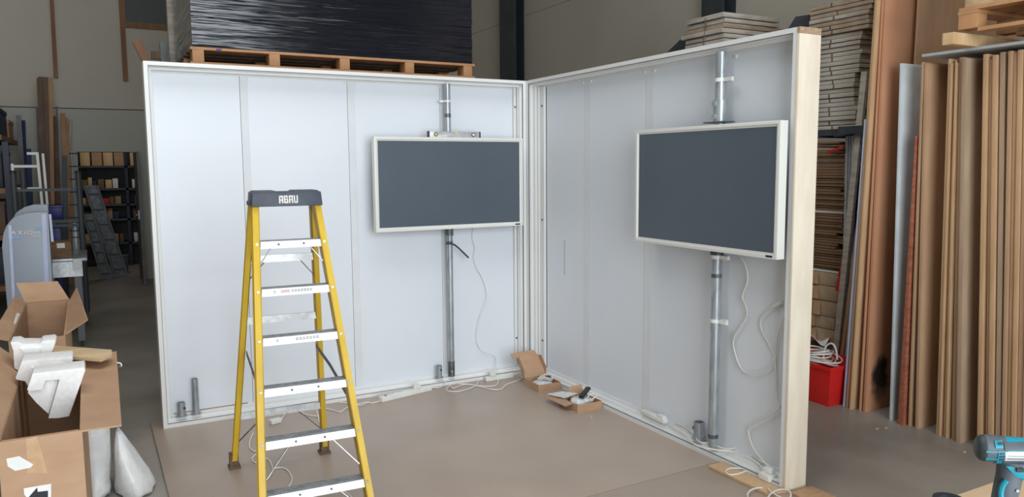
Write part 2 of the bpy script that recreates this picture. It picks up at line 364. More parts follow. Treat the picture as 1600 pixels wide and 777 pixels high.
tvB = tv(lambda s, z, d: (-.03-d, T2Y0-s, T2Z0+z), T2Y0-T2Y1, T2Z1-T2Z0, .06, 'dark screen in a white frame on the wall with the birch end')
box(-.86, -.54, -.029, -.004, 1.45, 1.85).build('wall_bracket', M['steeldull'], tvA)
box(-.029, -.004, -2.4, -2.07, 1.45, 1.85).build('wall_bracket', M['steeldull'], tvB)

# ------------------------------------------------------------------ poles
def pole(x, y, r, out, label):
    root = thing('support_pole', label, 'steel pole', (x, y, .064))
    MB().cyl((x, y, .064), (x, y, 2.428), r, 28).build('tube', M['steel'], root)
    return root
pA = pole(-.701, .028, .0255, (0, -1, 0), 'galvanised pole behind the screen with the spirit level')
MB().cyl((-.701, .028, 2.165), (-.701, .028, 2.195), .0265, 24).build('joint_collar', M['steeldull'], pA)
MB().cyl((-.701, .028, 2.285), (-.701, .028, 2.3), .0275, 24).box(-.76, -.67, .045, .06, 2.284, 2.301).build('pipe_clip', M['whiteplastic'], pA, 'white plastic pipe clip')
fa2 = MB().cyl((-.701, .028, 1.225), (-.701, .028, 1.28), .033, 24).cyl((-.701, -.006, 1.255), (-.701, -.014, 1.255), .012, 12); fa2.build('clamp_fitting', M['steeldull'], pA)
MB().cyl((-.701, .028, 1.155), (-.701, .028, 1.18), .0265, 24).build('joint_collar', M['steeldull'], pA)
MB().cyl((-.701, .028, .064), (-.701, .028, .19), .027, 24).build('joint_collar', M['steeldull'], pA)
MB().tube([at(697, 381, 1, -.002), at(705, 381, 1, -.005), at(712, 384, 1, -.008), at(722, 393, 1, -.012), at(732, 403, 1, -.014)], .0075, 10).build('lever_arm', M['darksteel'], pA, 'thin dark bent lever')
pB = pole(.03, -2.234, .03, (-1, 0, 0), 'galvanised pole behind the screen on the wall with the birch end')
for z in (2.268, 1.232, .845):
    MB().cyl((.03, -2.234, z-.01), (.03, -2.234, z+.012), .033, 24).box(.05, .066, -2.30, -2.17, z-.01, z+.012).box(.02, .04, -2.33, -2.25, z-.01, z+.012).build('pipe_clip', M['whiteplastic'], pB, 'white plastic pipe clip')
f = MB().cyl((.03, -2.234, 2.03), (.03, -2.234, 2.155), .04, 24)
for z in (2.055, 2.13): f.cyl((-.008, -2.234, z), (-.022, -2.234, z), .017, 14)
f.build('clamp_fitting', M['steel'], pB)
box(-.02, .06, -2.325, -2.15, 2.022, 2.029).build('bracket_plate', M['steeldull'], pB)
MB().cyl((.03, -2.234, 1.245), (.03, -2.234, 1.275), .04, 24).build('clamp_fitting', M['darksteel'], pB)
for z in (1.12, .13): MB().cyl((.03, -2.234, z-.012), (.03, -2.234, z+.012), .031, 24).build('joint_collar', M['steeldull'], pB)
# tube sockets on the bottom rail
def socket(x, y, h, r, label):
    root = thing('pipe_socket', label, 'pipe fitting', (x, y, .063))
    MB().pipe((x, y, .063), (x, y, .063+h), r, r-.006).build('sleeve', M['steel'], root)
    MB().cyl((x, y, .0625), (x, y, .068), r+.012, 24).build('base_flange', M['steel'], root)
    return root
s = socket(-2.755, .04, .095, .0265, 'short steel pipe socket on the bottom rail at the outer end of the left wall')
disc(MB(), (-2.737, .018, .12), (.5, -1, 0), .008, .006).build('grub_screw', M['darksteel'], s)
socket(-2.66, .045, .25, .0225, 'tall steel pipe stub standing on the left wall rail beside a shorter one')
s = socket(-.806, .042, .10, .0255, 'short steel pipe socket beside the foot of the pole under the spirit level screen')
disc(MB(), (-.80, .016, .13), (.2, -1, 0), .008, .006).build('grub_screw', M['darksteel'], s)
s = socket(.055, -2.082, .105, .034, 'short steel pipe socket on the rail of the right wall beside the pole')
disc(MB(), (.027, -2.062, .13), (-1, .6, 0), .009, .006).build('grub_screw', M['darksteel'], s)

# ------------------------------------------------------------------ spirit level on the screen
lx0, lx1 = at(668, 207, 1, -.06).x, at(750, 207, 1, -.06).x; lz = T1Z1
lv = thing('spirit_level', 'silver spirit level lying on top of the screen', 'spirit level', ((lx0+lx1)/2, -.06, lz))
zh = .047; cx = (lx0+lx1)/2
w = MB().prism([(lx0+.012, -.071, lz), (lx1-.012, -.071, lz), (lx1-.012, -.071, lz+zh), (cx+.036, -.071, lz+zh), (cx+.03, -.071, lz+zh-.013), (cx-.005, -.071, lz+zh-.013), (cx-.011, -.071, lz+zh), (lx0+.012, -.071, lz+zh)], (0, .022, 0))
w.build('body', M['alu'], lv, bev=.001)
for x0, x1 in ((lx0, lx0+.013), (lx1-.013, lx1)): box(x0, x1, -.073, -.047, lz, lz+zh+.001).build('end_cap', M['blackplastic'], lv, bev=.003)
for x0 in (lx0+.065, lx1-.065):
    disc(MB(), (x0, -.0705, lz+.024), (0, -1, 0), .0165, .003, 20).build('vial_ring', M['blackplastic'], lv)
    disc(MB(), (x0, -.073, lz+.024), (0, -1, 0), .011, .003, 20).build('vial', M['vial'] if x0 < cx else M['whiteplastic'], lv)
box(cx-.004, cx+.029, -.068, -.052, lz+zh-.0129, lz+zh-.003).build('vial', M['vial'], lv)

# ------------------------------------------------------------------ step ladder
LCX, LCY, LYAW = -2.326, -1.484, -.053
wt, wbm, df, dt, lh, st, z6, wrr, drr = .278, .491, .698, .074, 1.582, .231, .25, .515, .541
cl, sl = math.cos(LYAW), math.sin(LYAW)
W = lambda X, Y, Z: Vector((LCX+cl*X-sl*Y, LCY+sl*X+cl*Y, Z))
lad = thing('step_ladder', 'yellow fibreglass step ladder with white treads in front of the left wall', 'step ladder', (LCX, LCY, 0))
def fr(z):       # front stile inner half width and depth at height z
    k = z/lh; return (wbm*(1-k)+wt*k)/2, -(df*(1-k)+dt*k)
def rear(z):
    k = z/lh; return (wrr*(1-k)+(wt+.02)*k)/2, drr*(1-k)+.1*k
def channel(p0, p1, sgn, w, t, dep, X, Y):   # C-section stile from p0 to p1
    mb = MB()
    a, b = p0, p1
    def rect(x0, x1, y0, y1):
        q = [(x0, y0), (x1, y0), (x1, y1), (x0, y1)]
        mb.hexa([a+X*i*sgn+Y*j for i, j in q]+[b+X*i*sgn+Y*j for i, j in q])
    rect(0, w, 0, t); rect(0, t, 0, dep); rect(0, w, dep-t, dep)
    return mb
XA, YA = Vector((cl, sl, 0)), Vector((-sl, cl, 0))
for sg in (-1, 1):
    h0, y0 = fr(.03); h1, y1 = fr(lh+.01)
    so = channel(W(sg*(h0+.002), y0, .03), W(sg*(h1+.002), y1, lh+.01), sg, .034, .005, .075, XA, YA).build('front_stile', M['yellow'], lad)
    for k in range(6):
        z = z6+k*st-.012; hh, yy = fr(z)
        disc(MB(), W(sg*(hh+.018), yy-.001, z), tuple(-YA), .007, .003, 12).build('rivet', M['alu'], so)
    MB().prism([W(sg*h0, y0-.004, 0), W(sg*(h0+.042), y0-.004, 0), W(sg*(h0+.042), y0+.08, 0), W(sg*h0, y0+.08, 0)], (0, 0, .05)).build('foot', M['rubber'], lad, bev=.003)
    h0, y0 = rear(.05); h1, y1 = rear(lh+.01)
    channel(W(sg*(h0-.005), y0-.05, .05), W(sg*(h1-.005), y1-.05, lh+.01), sg, .032, .005, .052, XA, YA).build('rear_stile', M['yellow'], lad)
    h0, y0 = rear(0)
    ft = MB().prism([W(sg*(h0-.014), y0-.058, .012), W(sg*(h0+.036), y0-.058, .012), W(sg*(h0+.036), y0+.008, .012), W(sg*(h0-.014), y0+.008, .012)], (0, 0, .075))
    ft.prism([W(sg*(h0-.024), y0-.066, .0), W(sg*(h0+.044), y0-.066, .0), W(sg*(h0+.044), y0+.012, .0), W(sg*(h0-.024), y0+.012, .0)], (0, 0, .014))
    ft.build('foot', M['rubber'], lad, bev=.003)
for k in range(6):
    z = z6+k*st; hh, yy = fr(z); hh2, yy2 = fr(z-.034)
    d2 = .075
    tb = MB().hexa([W(-hh, yy+.002, z-.006), W(hh, yy+.002, z-.006), W(hh, yy+d2, z-.006), W(-hh, yy+d2, z-.006), W(-hh, yy, z), W(hh, yy, z), W(hh, yy+d2, z), W(-hh, yy+d2, z)])
    for j in range(4):
        q = yy+.012+j*.016; tb.hexa([W(-hh, q, z), W(hh, q, z), W(hh, q+.006, z), W(-hh, q+.006, z), W(-hh, q, z+.0025), W(hh, q, z+.0025), W(hh, q+.006, z+.0025), W(-hh, q+.006, z+.0025)])
    tb.hexa([W(-hh2, yy2+d2-.004, z-.03), W(hh2, yy2+d2-.004, z-.03), W(hh2, yy2+d2, z-.03), W(-hh2, yy2+d2, z-.03), W(-hh, yy+d2-.004, z-.006), W(hh, yy+d2-.004, z-.006), W(hh, yy+d2, z-.006), W(-hh, yy+d2, z-.006)])
    tr = tb.build('tread', M['treadtop'], lad)
    MB().hexa([W(-hh2, yy2, z-.036), W(hh2, yy2, z-.036), W(hh2, yy2+.004, z-.036), W(-hh2, yy2+.004, z-.036), W(-hh, yy-.001, z), W(hh, yy-.001, z), W(hh, yy+.004, z), W(-hh, yy+.004, z)]).build('nosing', M['tread'], tr)
    # printed marks and screws on the nosing
    if k in (0, 1, 2, 5):
        sc = MB()
        for fx in ((-.35, .3) if k != 5 else (-.42, .42)):
            zz = z-.016; hq, yq = fr(zz); disc(sc, W(fx*hh, yq-.002, zz), tuple(-YA), .0055, .002, 10)
        sc.build('screw', M['steeldull'], tr)
    if k in (3, 4):
        for nm, mm, segs in (('red_print', M['redpaint'], [(-.45, -.18)]), ('small_print', M['steeldull'], [(-.66, -.6), (-.14, .5)])):
            if k == 3 and nm == 'red_print': continue
            pr = MB()
            for f0, f1 in segs:
                for j in range(2):
                    zz = z-.013-.007*j; hq, yq = fr(zz); n = 7
                    for i in range(n):
                        u0 = f0+(f1-f0)*i/n; u1 = f0+(f1-f0)*(i+.75)/n
                        pr.hexa([W(u0*hq, yq-.0022, zz), W(u1*hq, yq-.0022, zz), W(u1*hq, yq-.0005, zz), W(u0*hq, yq-.0005, zz), W(u0*hq, yq-.0022, zz+.0028), W(u1*hq, yq-.0022, zz+.0028), W(u1*hq, yq-.0005, zz+.0028), W(u0*hq, yq-.0005, zz+.0028)])
            pr.build(nm, mm, tr)
# diagonal braces under the top, second lowest and lowest treads
for zt, zb, fx in ((z6+5*st-.03, z6+5*st-.115, .62), (z6+st-.03, z6+.06, .45), (z6-.03, .09, .45)):
    for sg in (-1, 1):
        h0, y0 = fr(zb); h1, y1 = fr(zt)
        MB().bar(W(sg*h0, y0+.03, zb), W(sg*h1*fx, y1+.03, zt), .012, .004, YA).build('brace', M['alu'], lad)
# rear rails
for z in (1.285, .93, .34):
    hh, yy = rear(z)
    MB().hexa([W(-hh, yy-.045, z-.02), W(hh, yy-.045, z-.02), W(hh, yy-.025, z-.02), W(-hh, yy-.025, z-.02), W(-hh, yy-.045, z+.02), W(hh, yy-.045, z+.02), W(hh, yy-.03, z+.02), W(-hh, yy-.03, z+.02)]).build('rear_rail', M['alu'], lad)
for sg in (-1, 1):
    for zt, zb, fx in ((1.28, 1.17, .5), (.33, .17, .4)):
        h0, y0 = rear(zb); h1, y1 = rear(zt)
        MB().bar(W(sg*h0, y0-.04, zb), W(sg*h1*fx, y1-.04, zt), .014, .004, YA).build('rear_brace', M['steeldull'], lad)
    # folding spreaders
    zf, zr = .63, .74
    hf, yf = fr(zf); hr, yr = rear(zr)
    p, q = W(sg*(hf+.004), yf+.07, zf), W(sg*(hr-.012), yr-.045, zr); m = (p+q)/2+Vector((0, 0, .015))
    MB().bar(p, m, .022, .005, (0, 0, 1)).bar(m, q, .022, .005, (0, 0, 1)).build('spreader', M['steeldull'], lad)
# top cap
hb = wt/2+.042
capz0, capz1 = lh-.002, lh+.072
cp = MB().hexa([W(-hb, -dt-.022, capz0), W(hb, -dt-.022, capz0), W(hb-.006, .128, capz0), W(-hb+.006, .128, capz0), W(-hb+.006, -dt-.014, capz1), W(hb-.006, -dt-.014, capz1), W(hb-.012, .12, capz1), W(-hb+.012, .12, capz1)])
cap = cp.build('top_cap', M['ladcap'], lad, bev=.006)
for x0, x1 in ((-hb+.012, -.05), (.03, hb-.012)):
    MB().hexa([W(x0, -dt, capz1-.002), W(x1, -dt, capz1-.002), W(x1, .1, capz1-.002), W(x0, .1, capz1-.002), W(x0+.012, -dt+.006, capz1+.007), W(x1-.008, -dt+.006, capz1+.007), W(x1-.008, .09, capz1+.007), W(x0+.012, .09, capz1+.007)]).build('tool_rest', M['ladcap'], cap, bev=.002)
disc(MB(), W(-hb-.001, .02, capz0+.018), tuple(-XA), .011, .008, 14).build('hinge_bolt', M['darksteel'], lad)
disc(MB(), W(hb+.001, .02, capz0+.018), tuple(XA), .011, .008, 14).build('hinge_bolt', M['darksteel'], lad)
# ABRU lettering on the cap front
def strokes(letters, ox, oz, cw, ch, gap, tw, place, th):
    mb = MB()
    for L in letters:
        for x0, z0, x1, z1 in L:
            a, b, c, d = place(ox+x0*cw, oz+z0*ch), place(ox+x1*cw, oz+z0*ch), place(ox+x1*cw, oz+z1*ch), place(ox+x0*cw, oz+z1*ch)
            mb.prism([a, b, c, d], th)
        ox += cw+gap
    return mb
g = .34
Aa = [(0, 0, g, .92), (1-g, 0, 1, 1), (.1, .76, 1-g, 1), (g, .34, 1-g, .5)]
Bb = [(0, 0, g, 1), (g, .8, .92, 1), (g, .42, .92, .58), (g, 0, 1, .2), (1-g, .58, .92, .8), (1-g, .2, 1, .42)]
Rr = [(0, 0, g, 1), (g, .78, 1, 1), (g, .36, .95, .52), (1-g, .52, 1, .78), (1-g, 0, 1, .36)]
Uu = [(0, .1, g, 1), (1-g, .1, 1, 1), (.06, 0, .94, .24)]
def onface(x, z):
    k = (z-capz0)/(capz1-capz0); return W(x, -dt-.022+.008*k-.001, z)
strokes([Aa, Bb, Rr, Uu], -.044, capz0+.016, .0215, .040, .0035, g, onface, -YA*.0012).build('lettering', M['paper'], cap)

# ------------------------------------------------------------------ cables and power strips
def cab(pts, label, r=.004, m=None, cat='cable', group=None, name='power_cable'):
    o = MB().tube(pts, r, 8).build(name, m or M['cable']); return tag(o, label, cat, group)
fl = lambda x, y, z=.0045: at(x, y, 2, z)
cab([at(x, y, 1, .095) for x, y in [(740, 352), (738, 372), (742, 388), (740, 402), (744, 418), (752, 432), (758, 448), (760, 466), (752, 488), (746, 508), (744, 528), (748, 543), (757, 551), (769, 554)]]+[at(775, 560, 1, .07), at(776, 574, 1, .04), at(777, 581, 1, -.012)], 'white cable hanging from the spirit level screen down to the floor strip', .0035)
cab([at(x, y, 0, .09) for x, y in [(1151, 395), (1160, 406), (1166, 420), (1168, 440), (1160, 463), (1166, 480), (1167, 494), (1156, 512), (1147, 528), (1147, 546), (1158, 576), (1173, 584), (1198, 577), (1210, 561), (1205, 545), (1190, 516), (1190, 497), (1202, 483), (1212, 477)]], 'white cable looping below the screen on the wall with the birch end', .0045)
p, q = at(1208, 479, 0, .088), at(1223, 472, 0, .088)
cn = thing('cable_connector', 'pale green-white inline connector beside the frame of the birch-ended wall', 'connector', p)
MB().tube([p, p+(q-p)*.5, q], [.010, .0125, .010], 12, False).build('housing', M['whiteplastic'], cn)
MB().tube([p-(q-p)*.25, p], [.005, .008], 10, False).build('strain_relief', M['cable'], cn)
cab([at(x, y, 0, .09) for x, y in [(1224, 473), (1229, 485), (1224, 500), (1215, 526), (1211, 560), (1213, 594), (1214, 622), (1218, 637), (1202, 650), (1173, 667), (1170, 678)]]+[at(1177, 700, 0, .07), at(1190, 718, 0, .05), at(1199, 727, 0, .04)], 'white cable running from the inline connector down beside the end post', .0045)
rl = lambda x, y: at(x, y, 0, .03) if False else at(x, y, 2, .068)
cab([at(x, y, 2, .066) for x, y in [(1042, 660), (1052, 668), (1064, 674), (1076, 684), (1084, 694), (1100, 700), (1124, 704), (1144, 706), (1160, 712), (1178, 720), (1188, 728)]]+[at(1193, 740, 2, .05)], 'white cable lying along the bottom rail past the pipe socket of the birch-ended wall', .0045)
cab([at(x, y, 2, .07) for x, y in [(1055, 661), (1070, 668), (1082, 676), (1092, 690), (1110, 694), (1136, 702), (1158, 700), (1180, 716), (1204, 730)]], 'second white cable twisting along the bottom rail of the birch-ended wall', .004)
def strip_box(a, b, w, h, label, sockets=3, plug=None):
    a, b = Vector(a), Vector(b); t = (b-a).normalized(); n = Vector((-t.y, t.x, 0))
    root = thing('power_strip', label, 'power strip', (a+b)/2)
    MB().hexa([a-n*w/2, b-n*w/2, b+n*w/2, a+n*w/2]+[v+Vector((0, 0, h)) for v in (a-n*w*.42, b-n*w*.42, b+n*w*.42, a+n*w*.42)]).build('body', M['whiteplastic'], root, bev=.004)
    L = (b-a).length
    for i in range(sockets):
        c = a+t*L*(.3+.6*i/max(sockets-1, 1))+Vector((0, 0, h))
        MB().hexa([c-t*.02-n*w*.3, c+t*.02-n*w*.3, c+t*.02+n*w*.3, c-t*.02+n*w*.3]+[v+Vector((0, 0, .0015)) for v in (c-t*.019-n*w*.29, c+t*.019-n*w*.29, c+t*.019+n*w*.29, c-t*.019+n*w*.29)]).build('socket_face', M['profile'], root)
    c = a+t*.05+Vector((0, 0, h)); MB().box(c.x-.008, c.x+.008, c.y-.008, c.y+.008, c.z, c.z+.004).build('switch', M['steeldull'], root)
    return root, t, n
r, t, n = strip_box(fl(594, 628, 0), (-.925, -.045, 0), .058, .036, 'long white extension strip on the floor against the left wall, right of the ladder', 4)
c = Vector((-1.05, -.075, .036)); MB().box(c.x-.028, c.x+.028, c.y-.022, c.y+.022, c.z, c.z+.032).build('plug', M['whiteplastic'], r, bev=.005)
r, t, n = strip_box((-.43, -.045, 0), (-.17, -.045, 0), .05, .035, 'white extension strip against the left wall next to the open carton in the corner', 3)
MB().box(-.39, -.34, -.072, -.026, .035, .07).build('plug', M['whiteplastic'], r, bev=.005)
rr = thing('power_strip', 'flat white extension strip standing on the bottom rail of the right wall', 'power strip', at(1018, 652, 2, .063))
pp, qq = at(1004, 646, 2, .066), at(1040, 662, 2, .066)
MB().bar(pp+Vector((0, 0, .014)), qq+Vector((0, 0, .014)), .028, .04).build('body', M['whiteplastic'], rr, bev=.004)
MB().bar(qq*.7+pp*.3+Vector((0, 0, .034)), qq*.95+pp*.05+Vector((0, 0, .034)), .022, .034).build('plug', M['whiteplastic'], rr, bev=.004)
# floor cables by the left wall
cab([fl(*q) for q in [(669, 608), (676, 606), (685, 606), (692, 603)]]+[at(694, 598, 1, -.012)], 'short white lead at the right end of the long extension strip', .0042)
cab([at(706, 580, 1, -.012)]+[fl(*q) for q in [(709, 596), (701, 604), (699, 611), (715, 612), (732, 608), (744, 602), (748, 595)]], 'white cable loop on the floor below the pole of the left wall', .0042)
cab([fl(*q) for q in [(703, 602), (708, 607), (716, 604), (727, 601), (746, 603), (762, 604), (776, 602), (778, 594)]], 'white cable coiled on the floor between the pole and the corner strip', .0042)
cab([fl(*q) for q in [(716, 600), (735, 601), (752, 605), (770, 609), (784, 608), (790, 602), (800, 598), (811, 594), (817, 590), (812, 588)]], 'white cable running from the corner strip along the floor to the pole', .0042)
# cables behind the ladder
ad = thing('power_adapter', 'white mains adapter on the floor behind the ladder', 'adapter', fl(430, 660, 0))
MB().bar(fl(422, 660, .016), fl(438, 656, .016), .03, .05).build('body', M['whiteplastic'], ad, bev=.005)
MB().cyl(fl(437, 656, .016), fl(441, 654, .016), .008, 10).build('strain_relief', M['cable'], ad)
cab([fl(*q) for q in [(441, 654), (449, 643), (456, 638), (462, 640), (473, 646), (488, 650), (504, 651)]], 'white lead from the adapter behind the ladder towards the left wall', .004)
cab([fl(*q) for q in [(493, 638), (497, 650), (499, 660)]], 'short white lead crossing the floor behind the ladder leg', .004)
cab([fl(*q) for q in [(507, 638), (520, 641), (532, 644), (541, 638), (552, 634), (566, 633), (576, 628)]], 'white lead on the floor to the right of the rear ladder leg', .004)
cab([fl(*q) for q in [(530, 629), (545, 630), (558, 632), (572, 629), (582, 630), (594, 627)]], 'white lead joining the near end of the long extension strip', .004)
cab([fl(*q) for q in [(396, 677), (391, 688), (390, 699), (396, 705), (404, 706), (398, 712), (394, 717), (398, 723), (408, 722), (417, 717), (423, 724), (426, 734), (422, 744), (417, 750)]], 'white cable coiled on the floor between the ladder feet', .0042)
cab([fl(*q) for q in [(428, 732), (440, 731), (449, 735), (455, 744), (456, 752), (452, 760), (444, 770), (436, 785)]], 'white cable arc on the floor inside the ladder', .0042)
cab([fl(*q) for q in [(530, 764), (540, 770), (550, 778), (560, 790)]], 'white cable end on the floor by the front ladder foot', .0042)
# socket block on the plywood offcut
sb = thing('socket_block', 'white plug and socket block on the plywood strip near the end post', 'socket block', fl(1198, 755, .016))
c = fl(1199, 750, .016)
MB().box(c.x-.034, c.x+.03, c.y-.04, c.y+.04, .017, .055).build('body', M['whiteplastic'], sb, bev=.008)
MB().box(c.x-.01, c.x+.034, c.y-.026, c.y+.03, .055, .085).build('plug', M['profile'], sb, bev=.008)
cab([fl(x, y, .02) for x, y in [(1182, 730), (1170, 733), (1150, 732), (1138, 733), (1134, 738), (1140, 742), (1152, 741), (1164, 737), (1176, 733)]]+[at(1186, 729, 2, .035), at(1192, 733, 2, .06), at(1195, 741, 2, .05)], 'white cable loop lying over the plywood strip beside the socket block', .0045)
cab([fl(x, y, .0215) for x, y in [(1200, 764), (1205, 769), (1213, 774), (1222, 780), (1214, 788), (1200, 782), (1204, 772), (1216, 766), (1230, 766), (1236, 774), (1230, 784)]], 'white cable loop on the floor in front of the socket block', .0045)
cab([fl(x, y, .0215) for x, y in [(1192, 763), (1182, 763), (1172, 767), (1168, 774), (1172, 784)]], 'white cable bending round the near end of the plywood strip', .0045)
for i, (x, y, lb) in enumerate([(923, 653, 'tiny white cable tie scrap on the floor before the nearer carton')]):
    tag(MB().tube([fl(x-2, y-4, .004), fl(x, y, .004), fl(x+2, y+2, .004)], .003, 6).build('cable_tie', M['cable']), lb, 'cable tie')

# ------------------------------------------------------------------ two small open cartons in the corner
def carton(x0, x1, y0, y1, h, label):
    root = thing('open_carton', label, 'cardboard box', ((x0+x1)/2, (y0+y1)/2, 0)); t = .004
    b = MB().box(x0, x1, y0, y1, 0, t).box(x0, x0+t, y0, y1, t, h).box(x1-t, x1, y0, y1, t, h).box(x0+t, x1-t, y0, y0+t, t, h).box(x0+t, x1-t, y1-t, y1, t, h)
    b.build('tray', M['card'], root); return root
ax0, ax1, ay0, ay1 = -.218, -.012, -.56, -.335
cA = carton(ax0, ax1, ay0, ay1, .062, 'small brown carton with its lid raised in the corner of the stand')
h0, h1 = Vector((ax0, ay1, .062)), Vector((ax1, ay1, .062)); up = Vector((0, .14, .14)); ou = Vector((0, -.05, .075))
lid = MB().plate([h0, h1, h1+up, h0+up], .004).build('lid', M['card'], cA)
MB().plate([h0+up+Vector((-.03, 0, 0)), h1+up, h1+up+Vector((-.01, .05, .032)), h0+up+Vector((-.035, .04, .028))], .004).build('tuck_flap', M['card'], lid)
for h, sg in ((h0, -1), (h1, 1)):
    nrm = Vector((0, -.77, .63))*.05
    MB().plate([h+up*.04, h+up*.97, h+up*.9+nrm, h+up*.3+nrm], .004).build('side_flap', M['card'], lid)
bx0, bx1, by0, by1 = -.228, -.014, -1.128, -.885
cB = carton(bx0, bx1, by0, by1, .058, 'small open brown carton with the black remote on top, beside the right wall')
MB().plate([(bx0, by1, .055), (bx0, by0+.06, .055), (bx0-.06, by0+.08, .04), (bx0-.075, by1+.1, .045)], .004).build('side_flap', M['card'], cB)
MB().plate([(bx0+.08, by1, .056), (bx1, by1, .056), (bx1, by1+.03, .115), (bx0+.1, by1+.035, .11)], .004).build('lid', M['card'], cB)
MB().plate([(bx0+.0, by1+.0, .058), (bx0+.08, by1, .058), (bx0+.0, by1+.12, .05), (bx0-.07, by1+.1, .05)], .003).build('corner_flap', M['card'], cB)
# contents
def bag(cx, cy, cz, rx, ry, rz, label, seed):
    rnd = random.Random(seed); mb = MB(); n, m = 14, 7
    vs = []; 
    for j in range(m+1):
        for i in range(n):
            a = 2*PI*i/n; ph = -PI/2+PI*j/m; k = 1+rnd.uniform(-.18, .18)
            vs.append((cx+rx*math.cos(a)*math.cos(ph)*k, cy+ry*math.sin(a)*math.cos(ph)*k, cz+rz*math.sin(ph)*(1+rnd.uniform(-.1, .25))))
    fs = [(j*n+i, j*n+(i+1) % n, (j+1)*n+(i+1) % n, (j+1)*n+i) for j in range(m) for i in range(n)]
    mb.add(vs, fs); return tag(mb.build('plastic_bag', M['clearbag'], sm=60), label, 'plastic bag')
bag(-.12, -.46, .042, .08, .085, .022, 'crumpled clear plastic bag in the raised-lid carton', 3)
bag(-.12, -1.005, .045, .085, .088, .026, 'crumpled clear plastic bag filling the carton under the remote', 4)
mb = MB().plate([(bx0-.06, by1+.08, .068), (bx0+.06, by1+.06, .075), (bx0+.13, by1-.06, .08), (bx0-.0, by1-.07, .066)], .002)
tag(mb.build('plastic_bag', M['clearbag']), 'flat clear plastic sleeve over the flap of the nearer carton', 'plastic bag')
ck = [(-.09+.062*math.cos(a)*(1+.1*math.sin(3*a)), -.45+.055*math.sin(a), .066+.012*math.sin(2*a)+.002*a) for a in [i*.55 for i in range(24)]]
cab(ck, 'white cable coil inside the raised-lid carton', .0045)
pa = thing('power_adapter', 'small black adapter inside the raised-lid carton', 'adapter', (-.075, -.46, .06))
MB().bar((-.10, -.475, .073), (-.05, -.435, .078), .024, .034).build('body', M['blackplastic'], pa, bev=.005)
MB().cyl((-.05, -.435, .078), (-.035, -.424, .079), .006, 10).build('strain_relief', M['blackplastic'], pa)
rm = thing('remote_control', 'black remote control resting on the nearer small carton', 'remote control', (-.1, -1.02, .08))
ra, rb = Vector((-.148, -1.05, .083)), Vector((-.035, -.985, .125))
body = MB().bar(ra, rb, .02, .04).build('body', M['blackplastic'], rm, bev=.007)
tdir = (rb-ra).normalized(); nn = tdir.cross(Vector((0, 0, 1))).normalized(); uu = nn.cross(tdir)
for i in range(6):
    for j in (-1, 0, 1):
        c = ra+tdir*(.022+i*.015)+nn*j*.01+uu*.0095; disc(MB(), c, uu, .0035, .002, 8).build('button', M['steeldull'], rm)
cab([(-.06+.04*math.cos(a), -1.07+.035*math.sin(a), .074+.016*math.sin(a*1.5)) for a in [i*.5 for i in range(14)]], 'white cable coil in the carton with the remote', .0045)

# ------------------------------------------------------------------ large open screen cartons at the left
def bigbox(x0, x1, y0, y1, z1, label):
    root = thing('screen_carton', label, 'cardboard box', ((x0+x1)/2, (y0+y1)/2, FZ)); t = .007; z0 = FZ
    b = MB().box(x0, x1, y0, y1, z0, z0+t).box(x0, x0+t, y0, y1, z0+t, z1).box(x1-t, x1, y0, y1, z0+t, z1).box(x0+t, x1-t, y0, y0+t, z0+t, z1).box(x0+t, x1-t, y1-t, y1, z0+t, z1)
    b.build('carton_body', M['card'], root); return root
nx0, nx1, ny0, ny1, nz = -3.535, -3.302, -2.84, -1.72, .93
nb = bigbox(nx0, nx1, ny0, ny1, nz, 'large open brown carton holding the polystyrene pieces, in the foreground')
o = MB().plate([(nx1, ny0, nz), (nx1, ny1+.02, nz), at(182, 549, 1, ny1+.05), at(190, 664, 1, ny0+.02)], .006).build('flap', M['card'], nb)
MB().plate([(nx0, ny0, nz), (nx0, ny1, nz), (nx0-.09, ny1, nz+.09), (nx0-.09, ny0, nz+.09)], .006).build('flap', M['card'], nb)
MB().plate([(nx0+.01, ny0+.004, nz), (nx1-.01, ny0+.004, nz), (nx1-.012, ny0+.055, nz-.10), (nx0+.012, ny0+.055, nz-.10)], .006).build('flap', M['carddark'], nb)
# packing tape, torn label and arrow label on the front face
yf = ny0-.0012
fp = lambda x, y: at(x, y, 1, yf)
MB().prism([fp(40, 686), fp(58, 682), fp(75, 740), fp(43, 740)], (0, .001, 0)).build('packing_tape', M['tape'], nb, 'strip of packing tape')
lb = MB().prism([fp(10, 717), fp(30, 713), fp(52, 726), fp(48, 731), fp(24, 736), fp(12, 729)], (0, -.0008, 0)).build('torn_label', M['paper'], nb, 'torn white label scrap')
MB().prism([fp(12, 718), fp(31, 715), fp(46, 726), fp(24, 732)], (0, -.0012, 0)).build('label_film', M['whiteplastic'], lb)
lb = MB().prism([fp(37, 763.5), fp(80, 756), fp(80, 800), fp(60, 800), fp(38, 773)], (0, -.0008, 0)).build('arrow_label', M['paper'], nb, 'white label with a black arrow')
yf2 = ny0-.0022; fq = lambda x, y: at(x, y, 1, yf2)
MB().prism([fq(45, 777), fq(58, 762), fq(59, 769), fq(75, 767), fq(75, 792), fq(59, 794), fq(58, 800)], (0, -.0006, 0)).build('arrow_print', M['ink'], lb)
